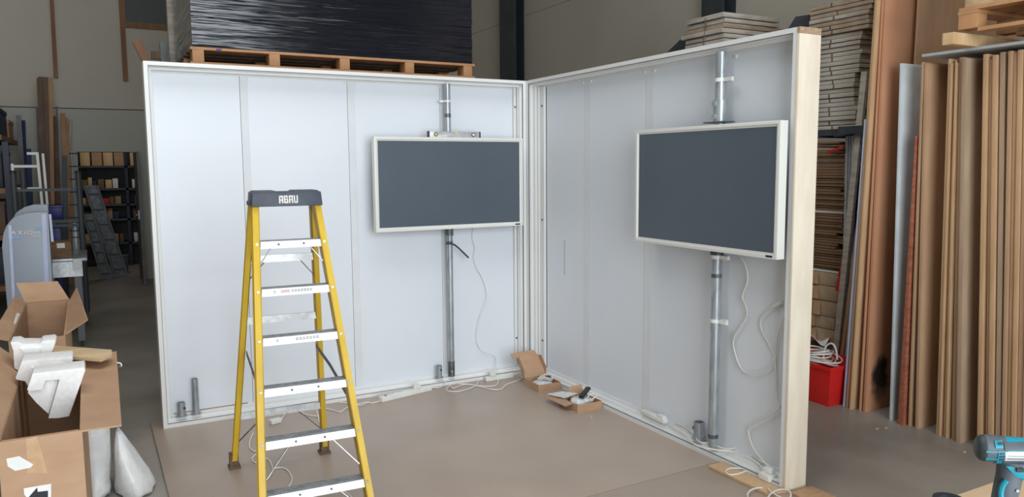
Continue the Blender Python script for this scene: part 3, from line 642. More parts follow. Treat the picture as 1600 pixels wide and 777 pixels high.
# far carton
gx0, gx1, gy0, gy1, gz = -3.63, -3.385, -1.15, .1, .93
gb = bigbox(gx0, gx1, gy0, gy1, gz, 'second open brown carton, behind the polystyrene one')
MB().plate([(gx1, gy0+.05, gz), (gx1, gy1-.02, gz), at(119, 450, 1, gy1-.05), at(136, 500, 1, -.8)], .006).build('flap', M['card'], gb)
MB().plate([(gx0, gy1, gz), (gx1, gy1, gz), at(90, 440, 1, gy1+.05), at(25, 443, 1, gy1+.05)], .006).build('flap', M['card'], gb)
lf = MB().plate([(gx0, gy0, gz), (gx0, gy1, gz), at(22, 464, 1, gy1), at(-16, 528, 1, gy0)], .006).build('flap', M['card'], gb)
A0, B0, C0, D0 = Vector((gx0, gy0, gz)), Vector((gx0, gy1, gz)), at(22, 464, 1, gy1), at(-16, 528, 1, gy0)
bl = lambda u, v: (A0*(1-u)+B0*u)*(1-v)+(D0*(1-u)+C0*u)*v
nrm = (B0-A0).cross(D0-A0).normalized()
if nrm.x < 0: nrm = -nrm
MB().prism([bl(.35, .02)+nrm*.008, bl(.62, .02)+nrm*.008, bl(.62, .35)+nrm*.008, bl(.35, .4)+nrm*.008], nrm*.001).build('tape_scrap', M['whiteplastic'], lf, 'shiny tape scrap')
# polystyrene end pieces
def pce(y, th, outer, inner, rec, label):
    P2 = lambda q: at(q[0]/4.855, 500+q[1]/4.855, 1, y)
    mb = MB().prism([P2(q) for q in outer], (0, th, 0))
    if inner: mb.prism([P2(q)+Vector((0, rec, 0)) for q in inner], (0, th-rec, 0))
    return tag(mb.build('polystyrene_block', M['poly'], bev=.004), label, 'polystyrene')
pce(-2.36, .13, [(245, 408), (640, 362), (648, 385), (525, 735), (440, 748), (365, 750), (450, 455), (345, 463), (325, 532), (215, 546), (205, 530)], [(345, 464), (450, 456), (365, 748), (270, 660), (202, 580), (230, 545), (325, 533)], .05, 'nearest white polystyrene block, sticking out of the open carton')
pce(-2.12, .13, [(165, 312), (545, 282), (555, 296), (538, 355), (470, 470), (380, 640), (240, 560), (190, 468), (120, 455), (118, 440)], [(235, 360), (490, 325), (470, 420), (300, 440)], -.012, 'middle white polystyrene block, between the other two in the carton')
pce(-1.92, .13, [(78, 172), (140, 166), (170, 182), (300, 182), (318, 162), (410, 152), (425, 165), (388, 272), (330, 420), (200, 420), (108, 370), (100, 240)], [(150, 215), (320, 208), (290, 270), (200, 275)], -.012, 'rearmost white polystyrene block in the open carton')
pb = MB().prism([at(84, 545, 2, .962), at(175, 552, 2, .962), at(175, 559, 2, .962), at(158, 566, 2, .962), at(84, 560, 2, .962)], (0, 0, .016))
tag(pb.build('timber_strip', M['pineX'], bev=.002), 'pale timber strip laid across the open carton behind the polystyrene', 'wood offcut')
# polythene dust sheet heaped against the carton
def heap(pts, z0, label, name, seed):
    rnd = random.Random(seed); mb = MB(); n = 26; rings = []
    for (cx, cy, rx, ry, z) in pts:
        rings.append([(cx+rx*math.cos(2*PI*i/n)*(1+rnd.uniform(-.07, .07)), cy+ry*math.sin(2*PI*i/n)*(1+rnd.uniform(-.07, .07)), z+rnd.uniform(-.012, .012)) for i in range(n)])
    vs = [p for r in rings for p in r]; m = len(rings)
    fs = [(j*n+i, j*n+(i+1) % n, (j+1)*n+(i+1) % n, (j+1)*n+i) for j in range(m-1) for i in range(n)]+[tuple(range(n))[::-1], tuple((m-1)*n+i for i in range(n))]
    mb.add(vs, fs); return mb.build(name, M['sheetplastic'], sm=80)
tag(heap([(-3.295, -.93, .07, .11, FZ+.012), (-3.295, -.93, .078, .125, .02), (-3.295, -.93, .07, .11, .07), (-3.29, -.95, .076, .1, .2), (-3.288, -.96, .078, .1, .38), (-3.288, -.97, .075, .1, .55), (-3.28, -.97, .06, .08, .62)], FZ, '', 'foam_wrap', 5), 'white foam wrap standing upright beside the second carton, under the big flap', 'plastic wrap')
tag(heap([(-3.10, -.93, .10, .2, FZ+.012), (-3.10, -.93, .104, .21, .01), (-3.115, -.93, .085, .2, .07), (-3.14, -.93, .06, .18, .17), (-3.158, -.93, .036, .14, .25), (-3.166, -.93, .015, .07, .31)], FZ, '', 'polythene_heap', 8), 'crumpled clear polythene heaped on the floor beside the white foam wrap', 'plastic wrap')
cab([at(182, 567, 1, -1.9), at(188, 568, 1, -1.9), at(190, 572, 1, -1.9), at(187, 573, 1, -1.88)], 'tiny pale loop of tape at the edge of the big carton flap', .003, cat='tape', name='tape_loop')

# ------------------------------------------------------------------ drill on the table, foreground right
tb = thing('work_table', 'pale plywood table top in the bottom right corner under the drill', 'table', (-.75, -4.95, FZ))
box(-1.62, .15, -5.35, -4.5, .872, .9).build('table_top', M['tablewood'], tb, bev=.002)
box(-1.56, .09, -5.29, -4.56, .79, .871).build('apron', M['pine'], tb)
for x in (-1.56, .03):
    for y in (-5.29, -4.62): box(x, x+.06, y, y+.06, FZ, .789).build('leg', M['pine'], tb)
DRILL_YAW = math.radians(44)
YD = 0.0
_d = FW + RT*((1560-800)/F) + UP*((388.5-702)/F)
OD = CAM + _d*(1.86/_d.length)
EX = Vector((math.cos(DRILL_YAW), -math.sin(DRILL_YAW), 0)); EY = Vector((math.sin(DRILL_YAW), math.cos(DRILL_YAW), 0))
def D(px, py):        # point of the drill's own mid plane, in its local frame
    v = FW + RT*((px-800)/F) + UP*((388.5-py)/F); t = (OD-CAM).dot(EY)/v.dot(EY); p = CAM+v*t-OD
    return Vector((p.dot(EX), 0, p.z+OD.z))
O0 = Vector((OD.x, OD.y, 0))
_plain = MB
class MB(_plain):
    def build(s, *a, **k):
        s.v = [O0+EX*v.x+EY*v.y+Vector((0, 0, v.z)) for v in s.v]; return _plain.build(s, *a, **k)
dc = D(1524, 702); sc = (D(1590, 702)-D(1524, 702)).length/66     # metres per pixel there
dr = thing('impact_driver', 'teal and charcoal cordless impact driver standing on the table', 'power drill', tuple(O0+EX*D(1590, 702).x+Vector((0, 0, .9))))
ux = Vector((1, 0, 0)); uz = Vector((0, 0, 1))
zc = D(1560, 702).z; x0 = dc.x
def lathe_x(mb, prof, n=28, cz=zc, cy=YD):
    o = len(mb.v)
    for x, r in prof:
        for k in range(n): mb.v.append(Vector((x, cy+r*math.cos(2*PI*k/n), cz+r*math.sin(2*PI*k/n))))
    for i in range(len(prof)-1):
        for k in range(n): mb.f.append((o+i*n+k, o+i*n+(k+1) % n, o+(i+1)*n+(k+1) % n, o+(i+1)*n+k))
    mb.f.append(tuple(o+k for k in range(n))); mb.f.append(tuple(o+(len(prof)-1)*n+k for k in range(n))[::-1]); return mb
R = 24*sc
lathe_x(MB(), [(x0, R*.55), (x0+2*sc, R*.74), (x0+6*sc, R*.9), (x0+12*sc, R*.98), (x0+14*sc, R*.985)]).build('motor_cap', M['makdark'], dr, 'dark rounded rear cap')
lathe_x(MB(), [(x0+13*sc, R*.985), (x0+30*sc, R*1.0), (x0+44*sc, R*1.0)]).build('motor_housing', M['makgrey'], dr, 'charcoal rear housing')
lathe_x(MB(), [(x0+43*sc, R*.985), (x0+95*sc, R*.97), (x0+110*sc, R*.9)]).build('body', M['makteal'], dr, 'teal body shell')
lathe_x(MB(), [(x0+109*sc, R*.8), (x0+140*sc, R*.66), (x0+150*sc, R*.45)]).build('hammer_case', M['blackplastic'], dr, 'black nose housing')
lathe_x(MB(), [(x0+149*sc, R*.3), (x0+172*sc, R*.3), (x0+174*sc, R*.22)]).build('bit_collar', M['alu'], dr, 'metal bit collar')
# side trim facing the camera
yS = YD-R
def side(pts, m, name, out=.001, parent=dr):
    ring = []
    for px, py in pts:
        z = D(px, py).z; x = D(px, py).x; dz = max(-R*.999, min(R*.999, z-zc))
        ring.append((x, z, dz))
    mb = MB(); front = []; back = []
    # subdivide vertically so that the trim follows the round body
    for k in range(7):
        t = k/6
        a = [ring[0][i]*(1-t)+ring[3][i]*t for i in range(3)]; b = [ring[1][i]*(1-t)+ring[2][i]*t for i in range(3)]
        for q in (a, b):
            ry = math.sqrt(max(R*R-q[2]**2, 0)); nv = Vector((0, -ry, q[2])).normalized()
            front.append(Vector((q[0], YD, zc))+nv*(R+out)); back.append(Vector((q[0], YD, zc))+nv*(R-.002))
    o = front+back; n = len(front); fs = []
    for k in range(6):
        i = 2*k; fs += [(i, i+1, i+3, i+2), (n+i+2, n+i+3, n+i+1, n+i), (i, i+2, n+i+2, n+i), (i+1, n+i+1, n+i+3, i+3)]
    fs += [(0, n, n+1, 1), (2*6, 2*6+1, n+13, n+12)]
    mb.add(o, fs); return mb.build(name, m, parent)
side([(1549, 685), (1561, 685), (1561, 694), (1549, 694)], M['makteal'], 'vent', .0015)
side([(1553, 698), (1564, 698), (1563, 713), (1552, 713)], M['makteal'], 'vent', .0015)
side([(1552, 716), (1561, 716), (1561, 722), (1551, 722)], M['makteal'], 'vent', .0015)
vs = side([(1553.5, 687), (1560, 687), (1560, 690), (1553.5, 690)], M['makdark'], 'vent_slot', .0025)
for yy in (700, 704.5, 709): side([(1555, yy), (1562.5, yy), (1562, yy+2.6), (1554.5, yy+2.6)], M['makdark'], 'vent_slot', .0025)
side([(1534, 697.5), (1553, 698.5), (1553, 700), (1534, 699.5)], M['makteal'], 'pinstripe', .0015)
side([(1534, 709), (1553, 710), (1553, 711.5), (1534, 711)], M['makteal'], 'pinstripe', .0015)
side([(1563, 687), (1640, 689), (1640, 699), (1563, 697)], M['makgrey'], 'grip_band', .0018)
o = side([(1564, 699), (1640, 700), (1640, 712), (1563, 713)], M['chrome'], 'name_plate', .002)
for yy in (704, 708.5): side([(1567, yy), (1630, yy+1), (1630, yy+2), (1567, yy+1)], M['steeldull'], 'plate_print', .0026, dr)
side([(1562, 714.5), (1640, 715), (1640, 720), (1562, 719)], M['makgrey'], 'grip_band', .0018)
# handle: loft of rounded sections leaning forward, trigger, battery
def loft(mb, secs, n=16):
    o = len(mb.v)
    for c, a, b in secs:
        for k in range(n): mb.v.append(Vector(c)+Vector((a*math.cos(2*PI*k/n), b*math.sin(2*PI*k/n), 0)))
    for i in range(len(secs)-1):
        for k in range(n): mb.f.append((o+i*n+k, o+i*n+(k+1) % n, o+(i+1)*n+(k+1) % n, o+(i+1)*n+k))
    mb.f.append(tuple(o+k for k in range(n))[::-1]); mb.f.append(tuple(o+(len(secs)-1)*n+k for k in range(n))); return mb
hz = lambda py: D(1570, py).z
def sec(py, l, r, dep): a, b = D(l, py), D(r, py); return ((a.x+b.x)/2, YD, a.z), (b.x-a.x)/2, dep
secs = [sec(716, 1556, 1616, .026), sec(728, 1557, 1606, .024), sec(742, 1556, 1598, .023), sec(760, 1552, 1594, .022), sec(777, 1549, 1589, .022), sec(792, 1547, 1588, .022)]
bz = .9+.066; last = secs[-1]
secs.append(((last[0][0], YD, bz+.012), last[1]*1.02, .024)); secs.append(((last[0][0]+.01, YD, bz), last[1]*1.5, .034))
if secs[-2][0][2] > secs[-3][0][2]: secs = secs[:-2]+[((last[0][0]+.01, YD, bz), last[1]*1.5, .034)]
loft(MB(), secs).build('handle', M['makgrey'], dr, 'charcoal rubber handle', sm=60)
hp = [D(1567, 744), D(1561, 752), D(1558, 764), D(1559, 777), D(1557, 790)]
MB().tube([Vector((p.x, YD-.0215, p.z)) for p in hp], .0055, 8).build('grip_inlay', M['makteal'], dr, 'teal strip down the handle')
yl = YD-.024
MB().prism([Vector((D(x, y).x, yl, D(x, y).z)) for x, y in [(1564, 722), (1640, 721), (1640, 734), (1600, 745), (1582, 740)]], (0, .02, 0)).build('shell_panel', M['makteal'], dr, bev=.003)
MB().bar(Vector((D(1581, 727).x, yl-.001, D(1581, 727).z)), Vector((D(1592, 727).x, yl-.001, D(1592, 727).z)), .008, .006).build('direction_switch', M['blackplastic'], dr)
MB().box(D(1600, 740).x, D(1612, 740).x, YD-.012, YD+.012, D(1600, 752).z, D(1600, 732).z).build('trigger', M['blackplastic'], dr, bev=.004)
MB().box(last[0][0]-.045, last[0][0]+.075, YD-.037, YD+.037, .9, bz).build('battery', M['blackplastic'], dr, 'black battery pack', bev=.006)
c = D(1581, 760); disc(MB(), (c.x+.003, YD-.021, c.z), (0, -1, 0), .003, .0025, 10).build('screw', M['steel'], dr)
MB = _plain
c = at(1483, 779, 1, -4.66)
tr = thing('tape_roll', 'black speckled roll at the bottom edge, left of the drill', 'tape roll', (c.x, -4.66, .9))
MB().pipe((c.x, -4.66, .9), (c.x, -4.66, c.z), .034, .02, 28).build('tape', M['ink'], tr)
MB().pipe((c.x, -4.66, .901), (c.x, -4.66, c.z-.001), .0199, .0175, 28).build('core', M['darksteel'], tr)

# ------------------------------------------------------------------ wrapped load on a pallet rack behind the stand
LY0, LY1 = 1.0, 2.3
pz = 2.735
px0, px1 = -2.47, .02
rk = thing('pallet_rack', 'grey steel pallet rack standing behind the screen walls under the black wrapped load', 'pallet rack', (-1.2, 1.65, FZ))
for x in (-2.60, .62):
    for y in (1.08, 2.1):
        MB().box(x, x+.09, y, y+.07, FZ, 2.58).build('upright', M['greysteel'], rk)
for y in (1.08, 2.1): box(-2.53, .62, y, y+.06, 2.45, 2.575).build('beam', M['greysteel'], rk)
for x in (-2.3, -1.7, -1.1, -.5, 0): box(x, x+.1, 1.0, 2.25, 2.576, 2.595).build('deck_slat', M['pallet'], rk)
bl2 = [at(x, 100, 1, LY0).x for x in (310.5, 429.5, 539, 640, 731)]
pl = thing('wooden_pallet', 'long wooden pallet under the black wrapped load', 'pallet', (-1.2, 1.65, 2.597))
for x in bl2:
    for y in (LY0, 1.58, LY1-.14):
        box(x-.043, x+.043, y, y+.14, 2.619, 2.711).build('block', M['pallet'], pl, bev=.002)
for y in (LY0, 1.58, LY1-.14): box(px0, px1, y, y+.14, 2.597, 2.618).build('bottom_board', M['pallet'], pl)
for y in [LY0+i*(LY1-LY0-.12)/6 for i in range(7)]: box(px0, px1, y, y+.12, 2.712, 2.733).build('deck_board', M['pallet'] if y == LY0 else M['timber2'], pl)  # inner boards use dark timber to imitate the shade inside the pallet
MB().prism([at(338, 76, 1, LY0-.001), at(346, 76.5, 1, LY0-.001), at(346, 80, 1, LY0-.001), at(338, 79.5, 1, LY0-.001)], (0, -.001, 0)).build('stamp', M['bluebin'], pl, 'blue stamp on the front edge')
# load with slightly bulging wrapped sides
lm = MB(); nx, nz2, ny = 14, 10, 8; rnd = random.Random(2)
def wrap_pt(u, z, fc):
    k = .004*math.sin(z*38+u*3)+.004*math.sin(z*91-u*7)
    return k
loops = []
per = []
for i in range(nx): per.append((px0+.02+(px1-px0-.04)*i/nx, LY0+.015, 0, -1))
for i in range(ny): per.append((px1-.02, LY0+.015+(LY1-LY0-.03)*i/ny, 1, 0))
for i in range(nx): per.append((px1-.02-(px1-px0-.04)*i/nx, LY1-.015, 0, 1))
for i in range(ny): per.append((px0+.02, LY1-.015-(LY1-LY0-.03)*i/ny, -1, 0))
zs = [2.734+j*.035 for j in range(40)]
for z in zs:
    for i, (x, y, nx_, ny_) in enumerate(per):
        k = .0025*math.sin(z*60+i*.7)+.003*rnd.uniform(-1, 1); lm.v.append(Vector((x+nx_*k, y+ny_*k, z)))
n = len(per)
for j in range(len(zs)-1):
    for i in range(n): lm.f.append((j*n+i, j*n+(i+1) % n, (j+1)*n+(i+1) % n, (j+1)*n+i))
lm.f.append(tuple(range(n))[::-1]); lm.f.append(tuple((len(zs)-1)*n+i for i in range(n)))
tag(lm.build('wrapped_load', M['film'], sm=50), 'huge load wrapped in black stretch film above the left screen wall', 'wrapped load')
# offcuts poking up left of the load
for i, (q, m, lb) in enumerate([(((213, 64), (233, 104), 12), 'brownwood', 'brown timber offcut leaning outwards above the outer end of the left wall'), (((236, 87), (262, 92), 11), 'timber2', 'short dark timber offcut between the leaning one and the black load')]):
    (a, b, w) = q; pa_, pb_ = at(*a, 1, 2.25), at(*b, 1, 2.25)
    if i == 1: pa_, pb_ = at(236, 86, 1, 2.3), at(262, 88, 1, 2.3)
    t = (pb_-pa_).normalized()
    if i == 0: pb_ = pa_+t*((2.576-pa_.z)/t.z if t.z else .4)
    tag(MB().bar(pa_, pb_, .07, .045, (1, 0, 0)).build('timber_offcut', M[m], bev=.002), lb, 'timber')
b = at(255, 66, 1, 2.28)
tag(box(b.x-.03, b.x+.035, 2.26, 2.34, FZ, b.z).build('steel_post', M['greysteel'], bev=.004), 'short grey steel post beside the black wrapped load', 'steel post')
b0, b1 = at(263, 50, 1, 2.45), at(276, 50, 1, 2.45)
tag(box(b0.x, b1.x, 2.45, 2.54, FZ, 4.2).build('steel_post', M['stackpale'], bev=.004), 'tall pale steel post right behind the outer edge of the black wrapped load', 'steel post')

# ------------------------------------------------------------------ left clutter
# curved silver display stands
def stand(y, outline, label, letters):
    P2 = lambda q: at(q[0], q[1], 1, y)
    bot0, bot1 = P2(outline[-1]), P2(outline[-2])
    pts = [P2(q) for q in outline]
    pts = pts[:-2]+[Vector((pts[-2].x, y, FZ)), Vector((pts[-1].x, y, FZ))]
    root = thing('display_stand', label, 'display stand', ((bot0.x+bot1.x)/2, y, FZ))
    MB().prism(pts, (0, .09, 0)).build('body', M['silverp'], root, bev=.004)
    return root, P2
ds, P2 = stand(2.4, [(3, 385), (5, 366), (10, 353), (18, 343), (28, 337), (42, 333), (58, 331.5), (75, 331.5), (83, 470), (14, 500)], 'silver display stand with rounded shoulder and AXIOM lettering, behind the cartons', True)
yy = 2.397
Q = lambda x, y: at(x, y, 1, yy)
for a, b, c, d in (((13, 352), (18, 352), (25, 520), (20, 520)), ((65, 335), (72, 335), (78, 520), (71, 520))):
    p = [Q(*a), Q(*b), Q(*c), Q(*d)]; p[2].z = p[3].z = FZ
    MB().prism(p, (0, -.006, 0)).build('edge_trim', M['silverblue'], ds, 'pale blue-silver vertical trim')
MB().prism([Q(53, 357), (Q(68, 353)), Q(68, 359), Q(60, 361)], (0, -.0015, 0)).build('swoosh', M['skyblue'], ds, 'light blue printed swoosh')
MB().prism([Q(10, 369), Q(32, 369), Q(32, 372.5), Q(14, 374)], (0, -.0015, 0)).build('swoosh', M['skyblue'], ds, 'light blue printed swoosh')
# lettering AXiOM, drawn as strokes
px_ = lambda u, v: at(17.5+u*45, 366.4-v*5.4-u*.0, 1, yy-.0012)
lt = MB()
for a, b in [((0, 0), (.075, 1)), ((.075, 1), (.155, 0)), ((.04, .35), (.115, .35)), ((.25, 0), (.375, 1)), ((.25, 1), (.375, 0)), ((.475, 0), (.475, .85)), ((.475, 1.1), (.475, 1.3)), ((.57, .95), (.73, .95)), ((.57, .05), (.73, .05)), ((.575, .05), (.575, .95)), ((.725, .05), (.725, .95)), ((.81, 0), (.82, 1)), ((.82, 1), (.895, .3)), ((.895, .3), (.97, 1)), ((.97, 1), (.98, 0)), ((.72, -.55), (.98, -.5))]:
    lt.bar(px_(*a), px_(*b), .0085, .002, (0, 1, 0)) if False else lt.bar(px_(*a), px_(*b), .002, .0055, (0, 1, 0))
lt.build('lettering', M['paper'], ds)
MB().prism([Q(76, 335), Q(80, 335), Q(84, 378), Q(80, 378)], (0, .03, 0)).build('side_glass', M['silverblue'], ds)
ds2, P2 = stand(2.75, [(10, 380), (13, 358), (18, 344), (26, 332), (38, 324), (52, 320), (70, 319.5), (75, 320), (84, 470), (16, 500)], 'silver display stand standing behind the AXIOM lettered one', False)
# work bench
bn = thing('work_bench', 'silver metal work bench with a slim leg behind the second carton', 'work bench', (-3.5, 3.6, FZ))
box(-3.8, -3.283, 3.2, 4.1, .855, .885).build('bench_top', M['steel'], bn, bev=.003)
box(-3.78, -3.33, 3.225, 4.07, .70, .854).build('apron', M['alu'], bn)
for x in (-3.79, -3.405):
    for y in (3.21, 4.02):
        l = box(x, x+.06, y, y+.06, .04, .699).build('leg', M['greysteel'], bn)
        MB().cyl((x+.03, y+.03, FZ), (x+.03, y+.03, .0395), .014, 12).build('levelling_foot', M['darksteel'], l)
a = at(121, 401, 1, 3.19); b = at(130, 416, 1, 3.19)
MB().box(-3.41, -3.335, 3.16, 3.2, .78, .885).build('corner_bracket', M['whiteplastic'], bn, 'white corner bracket')
bx = thing('parts_box', 'brown box with a white label on the silver bench', 'cardboard box', (-3.52, 3.45, .886))
a0, a1 = at(78, 400, 1, 3.3), at(111, 378, 1, 3.3)
MB().box(a0.x, a1.x, 3.3, 3.6, .886, a1.z).build('box_body', M['flat'], bx, bev=.003)
c0, c1 = at(89, 388, 1, 3.297), at(101, 380, 1, 3.297)
box(c0.x, c1.x, 3.2975, 3.2995, c0.z, c1.z).build('label', M['paper'], bx, 'white label')
# trolley with dark posts
ty = 4.3
tl = thing('trolley', 'dark steel trolley with tall posts and crossbars behind the silver bench', 'trolley', (-3.6, ty, FZ))
tz = lambda px, py: at(px, py, 1, ty)
for pxx, pyy in ((20, 268), (122, 268)):
    p = tz(pxx, pyy); MB().cyl((p.x, ty, .16), (p.x, ty, p.z-.02), .03, 14).build('post', M['darksteel'], tl)
    MB().tube([(p.x, ty, p.z-.02), (p.x, ty, p.z), (p.x, ty, p.z+.01)], [.033, .033, .02], 14, False).build('post_cap', M['blackplastic'], tl)
    if pxx == 20:
        q = tz(30, 267); MB().cyl((q.x, ty+.5, .16), (q.x, ty+.5, q.z), .03, 14).build('post', M['darksteel'], tl)
a, b = tz(20, 297), tz(122, 297)
for py in (297, 347, 354):
    z = tz(60, py).z; MB().box(a.x, b.x, ty-.012, ty+.012, z-.015, z+.015).build('crossbar', M['darksteel'], tl)
box(a.x-.03, b.x+.03, ty-.03, ty+.56, .12, .16).build('deck', M['darksteel'], tl)
for x in (a.x+.05, b.x-.05):
    for y in (ty+.05, ty+.46): MB().cyl((x-.02, y, FZ+.06), (x+.02, y, FZ+.06), .06, 16).build('wheel', M['blackplastic'], tl)
# things on it
for i, (q0, q1, y, m, nm, lb, ct) in enumerate([((77, 346), (98, 321), 4.7, 'bluebin', 'storage_bin', 'upper dark blue plastic bin on the trolley above the labelled box', 'storage bin'), ((80, 376), (95, 352), 4.4, 'bluebin', 'storage_bin', 'lower dark blue plastic bin directly above the labelled box', 'storage bin')]):
    p, q = at(*q0, 1, y), at(*q1, 1, y); zb = .161 if i else p.z
    t = thing(nm, lb, ct, ((p.x+q.x)/2, y+.1, zb))
    MB().hexa([(p.x+.01, y+.01, zb), (q.x-.01, y+.01, zb), (q.x-.01, y+.2, zb), (p.x+.01, y+.2, zb), (p.x, y, q.z), (q.x, y, q.z), (q.x, y+.21, q.z), (p.x, y+.21, q.z)]).build('bin_body', M[m], t, bev=.008)
    MB().box(p.x-.008, q.x+.008, y-.008, y+.218, q.z-.03, q.z).build('rim', M[m], t, bev=.003)
    if i == 0: MB().box(p.x-.05, q.x+.05, y-.05, y+.3, zb-.025, zb-.001).build('carrier_shelf', M['darksteel'], tl)
p, q = at(113, 384, 1, 4.36), at(123, 344, 1, 4.36)
cn = thing('steel_canister', 'shiny steel cylinder standing by the dark trolley post', 'canister', ((p.x+q.x)/2, 4.42, .161))
MB().cyl(((p.x+q.x)/2, 4.42, .161), ((p.x+q.x)/2, 4.42, q.z-.03), (q.x-p.x)/2, 20).build('cylinder', M['steel'], cn)
MB().cyl(((p.x+q.x)/2, 4.42, q.z-.03), ((p.x+q.x)/2, 4.42, q.z+.01), (q.x-p.x)/2*.8, 20).build('lid', M['darksteel'], cn)
for py in (362, 372): MB().pipe(((p.x+q.x)/2, 4.42, at(118, py, 1, 4.36).z), ((p.x+q.x)/2, 4.42, at(118, py, 1, 4.36).z+.012), (q.x-p.x)/2+.003, (q.x-p.x)/2+.0002).build('band', M['darksteel'], cn)
# white aluminium ladder leaning
wl = thing('leaning_ladder', 'white metal ladder leaning behind the dark trolley', 'ladder', (-3.9, 4.98, FZ))
def rail(pa, pb, y0, y1, w, mname, nm, root):
    a, b = at(*pa, 1, (y0+y1)/2), at(*pb, 1, (y0+y1)/2); t = (b-a)/(b.z-a.z)
    lo = a+t*(FZ-a.z); hi = a
    MB().bar(lo, hi, w, .03, (1, 0, 0)).build(nm, M[mname], root)
    return lo, hi
A1 = rail((58, 238), (66, 320), 4.98, 4.98, .028, 'whiteplastic', 'stile', wl)
A2 = rail((19, 256), (24, 320), 4.98, 4.98, .028, 'whiteplastic', 'stile', wl)
rail((67, 240), (74, 320), 5.03, 5.03, .026, 'whiteplastic', 'stile', wl)
for py in (240, 260, 295, 330, 365, 400):
    z = at(40, py, 1, 4.98).z
    f = lambda A: A[0]+(A[1]-A[0])*((z-A[0].z)/(A[1].z-A[0].z))
    if z < A1[1].z: MB().bar(f(A2) if py > 240 else at(42, 240, 1, 4.98), f(A1), .03, .028, (0, 0, 1)).build('rung', M['whiteplastic'], wl)
# timber offcuts leaning against the back wall
PL = [((60, 120), (68, 300), 6, 'timber2', 'narrow dark board, leftmost of the tall upright boards under the wood strip'),
      ((66, 118), (71, 300), 11, 'timber2', 'wide dark brown board in the tall upright bundle on the back wall'),
      ((75, 119), (79, 320), 9, 'timber1', 'pale tan board, rightmost of the tall upright bundle on the back wall'),
      ((57, 166), (64, 320), 3, 'greysteel', 'thin grey rod leaning against the tall upright boards'),
      ((83, 180), (90, 320), 7, 'timber2', 'dark shorter board just right of the tall upright bundle'),
      ((97, 176), (104, 275), 6, 'timber1', 'orange-brown board with a slanted top, left of the doorway'),
      ((102, 183), (107, 275), 6, 'timber1', 'second orange-brown board beside the slanted one, left of the doorway'),
      ((110, 186), (106, 290), 3, 'stackpale', 'thin pale batten leaning the other way, nearest the doorway'),
      ((35, 187), (41, 330), 4, 'navycloth', 'thin dark blue rod standing behind the white ladder'),
      ((88, 165), (92, 300), 2, 'greysteel', 'thin grey wire rod between the two groups of leaning boards'),
      ((100, 243), (103, 400), 6, 'darksteel', 'black tube standing in front of the orange-brown boards'),
      ((43, 232), (47, 330), 6, 'navycloth', 'short dark blue post between the white ladder rails')]
for i, (a, b, w, m, lb) in enumerate(PL):
    y = 7.2 if i < 3 else 7.5 if i not in (10, 11) else 6.4
    y += .05*i if i < 10 else 0
    p, q = at(*a, 1, y), at(*b, 1, y); t = (q-p)/(q.z-p.z); lo = p+t*(FZ-p.z)
    p = p+Vector((0, min(.22, 8.14-p.y), 0)); wm = w/1210*(y+5.7)*1.0
    mb = MB().bar(lo, p, wm, .035 if w > 3 else .02, (1, 0, 0))
    tag(mb.build('leaning_pole' if w <= 4 else 'leaning_board', M[m], bev=.002), lb, 'pole' if w <= 4 else 'board')
# grey wire rack with bars beside the doorway
wrk = thing('wire_rack', 'grey wire rack with short bars beside the doorway', 'wire rack', at(116, 330, 1, 6.6)*Vector((1, 1, 0)) if False else (at(116, 330, 1, 6.2).x, 6.2, FZ))
for pxx in (111, 119): 
    p = at(pxx, 236, 1, 6.2); MB().cyl((p.x, 6.2, FZ), (p.x, 6.2, p.z), .012, 10).build('upright', M['steel'], wrk)
for py in range(240, 400, 20):
    p, q = at(108, py, 1, 6.2), at(122, py, 1, 6.2); MB().cyl((p.x, 6.19, p.z), (q.x, 6.19, q.z), .009, 8).build('wire_bar', M['darksteel'], wrk)
# shelving at the far left
shx1 = -4.02
sh = thing('storage_shelving', 'tall navy and steel shelving bay at the left edge of the photo', 'shelving', (-4.5, 6.4, FZ))
for y in (5.1, 7.6):
    for x in (-5.0, shx1-.06): box(x, x+.06, y, y+.06, FZ, 2.55 if y > 6 else 2.1).build('upright', M['greysteel'] if y > 6 else M['rackblue'], sh)
for z in (.35, .95, 1.5, 2.12):
    box(-5.0, shx1-.0605, 5.12, 7.64, z, z+.06).build('shelf', M['brownwood'], sh)
box(-5.02, -5.0, 5.1, 7.66, FZ, 2.3).build('back_sheet', M['rackblue'], sh)
for i, (y0, y1, z0, z1, m, lb) in enumerate([(5.3, 6.5, 2.181, 2.52, 'navycloth', 'dark blue panel lying on the top of the shelving bay'), (6.75, 7.5, 2.181, 2.44, 'card', 'brown carton on top of the shelving bay beside the dark blue panel'), (5.4, 6.6, 1.561, 2.0, 'rackblue', 'dark navy crate on the upper shelf of the bay'), (5.3, 6.3, 1.011, 1.4, 'timber2', 'dark brown crate on the middle shelf of the bay'), (5.4, 6.5, .411, .85, 'rackblue', 'dark navy crate on the lower shelf of the bay')]):
    t = thing('storage_box', lb, 'storage box', (-4.45, (y0+y1)/2, z0))
    MB().box(-4.85, -4.12, y0, y1, z0, z1-.05).build('box_body', M[m], t, bev=.004)
    MB().box(-4.86, -4.11, y0-.008, y1+.008, z1-.05, z1).build('lid', M[m], t, bev=.004)
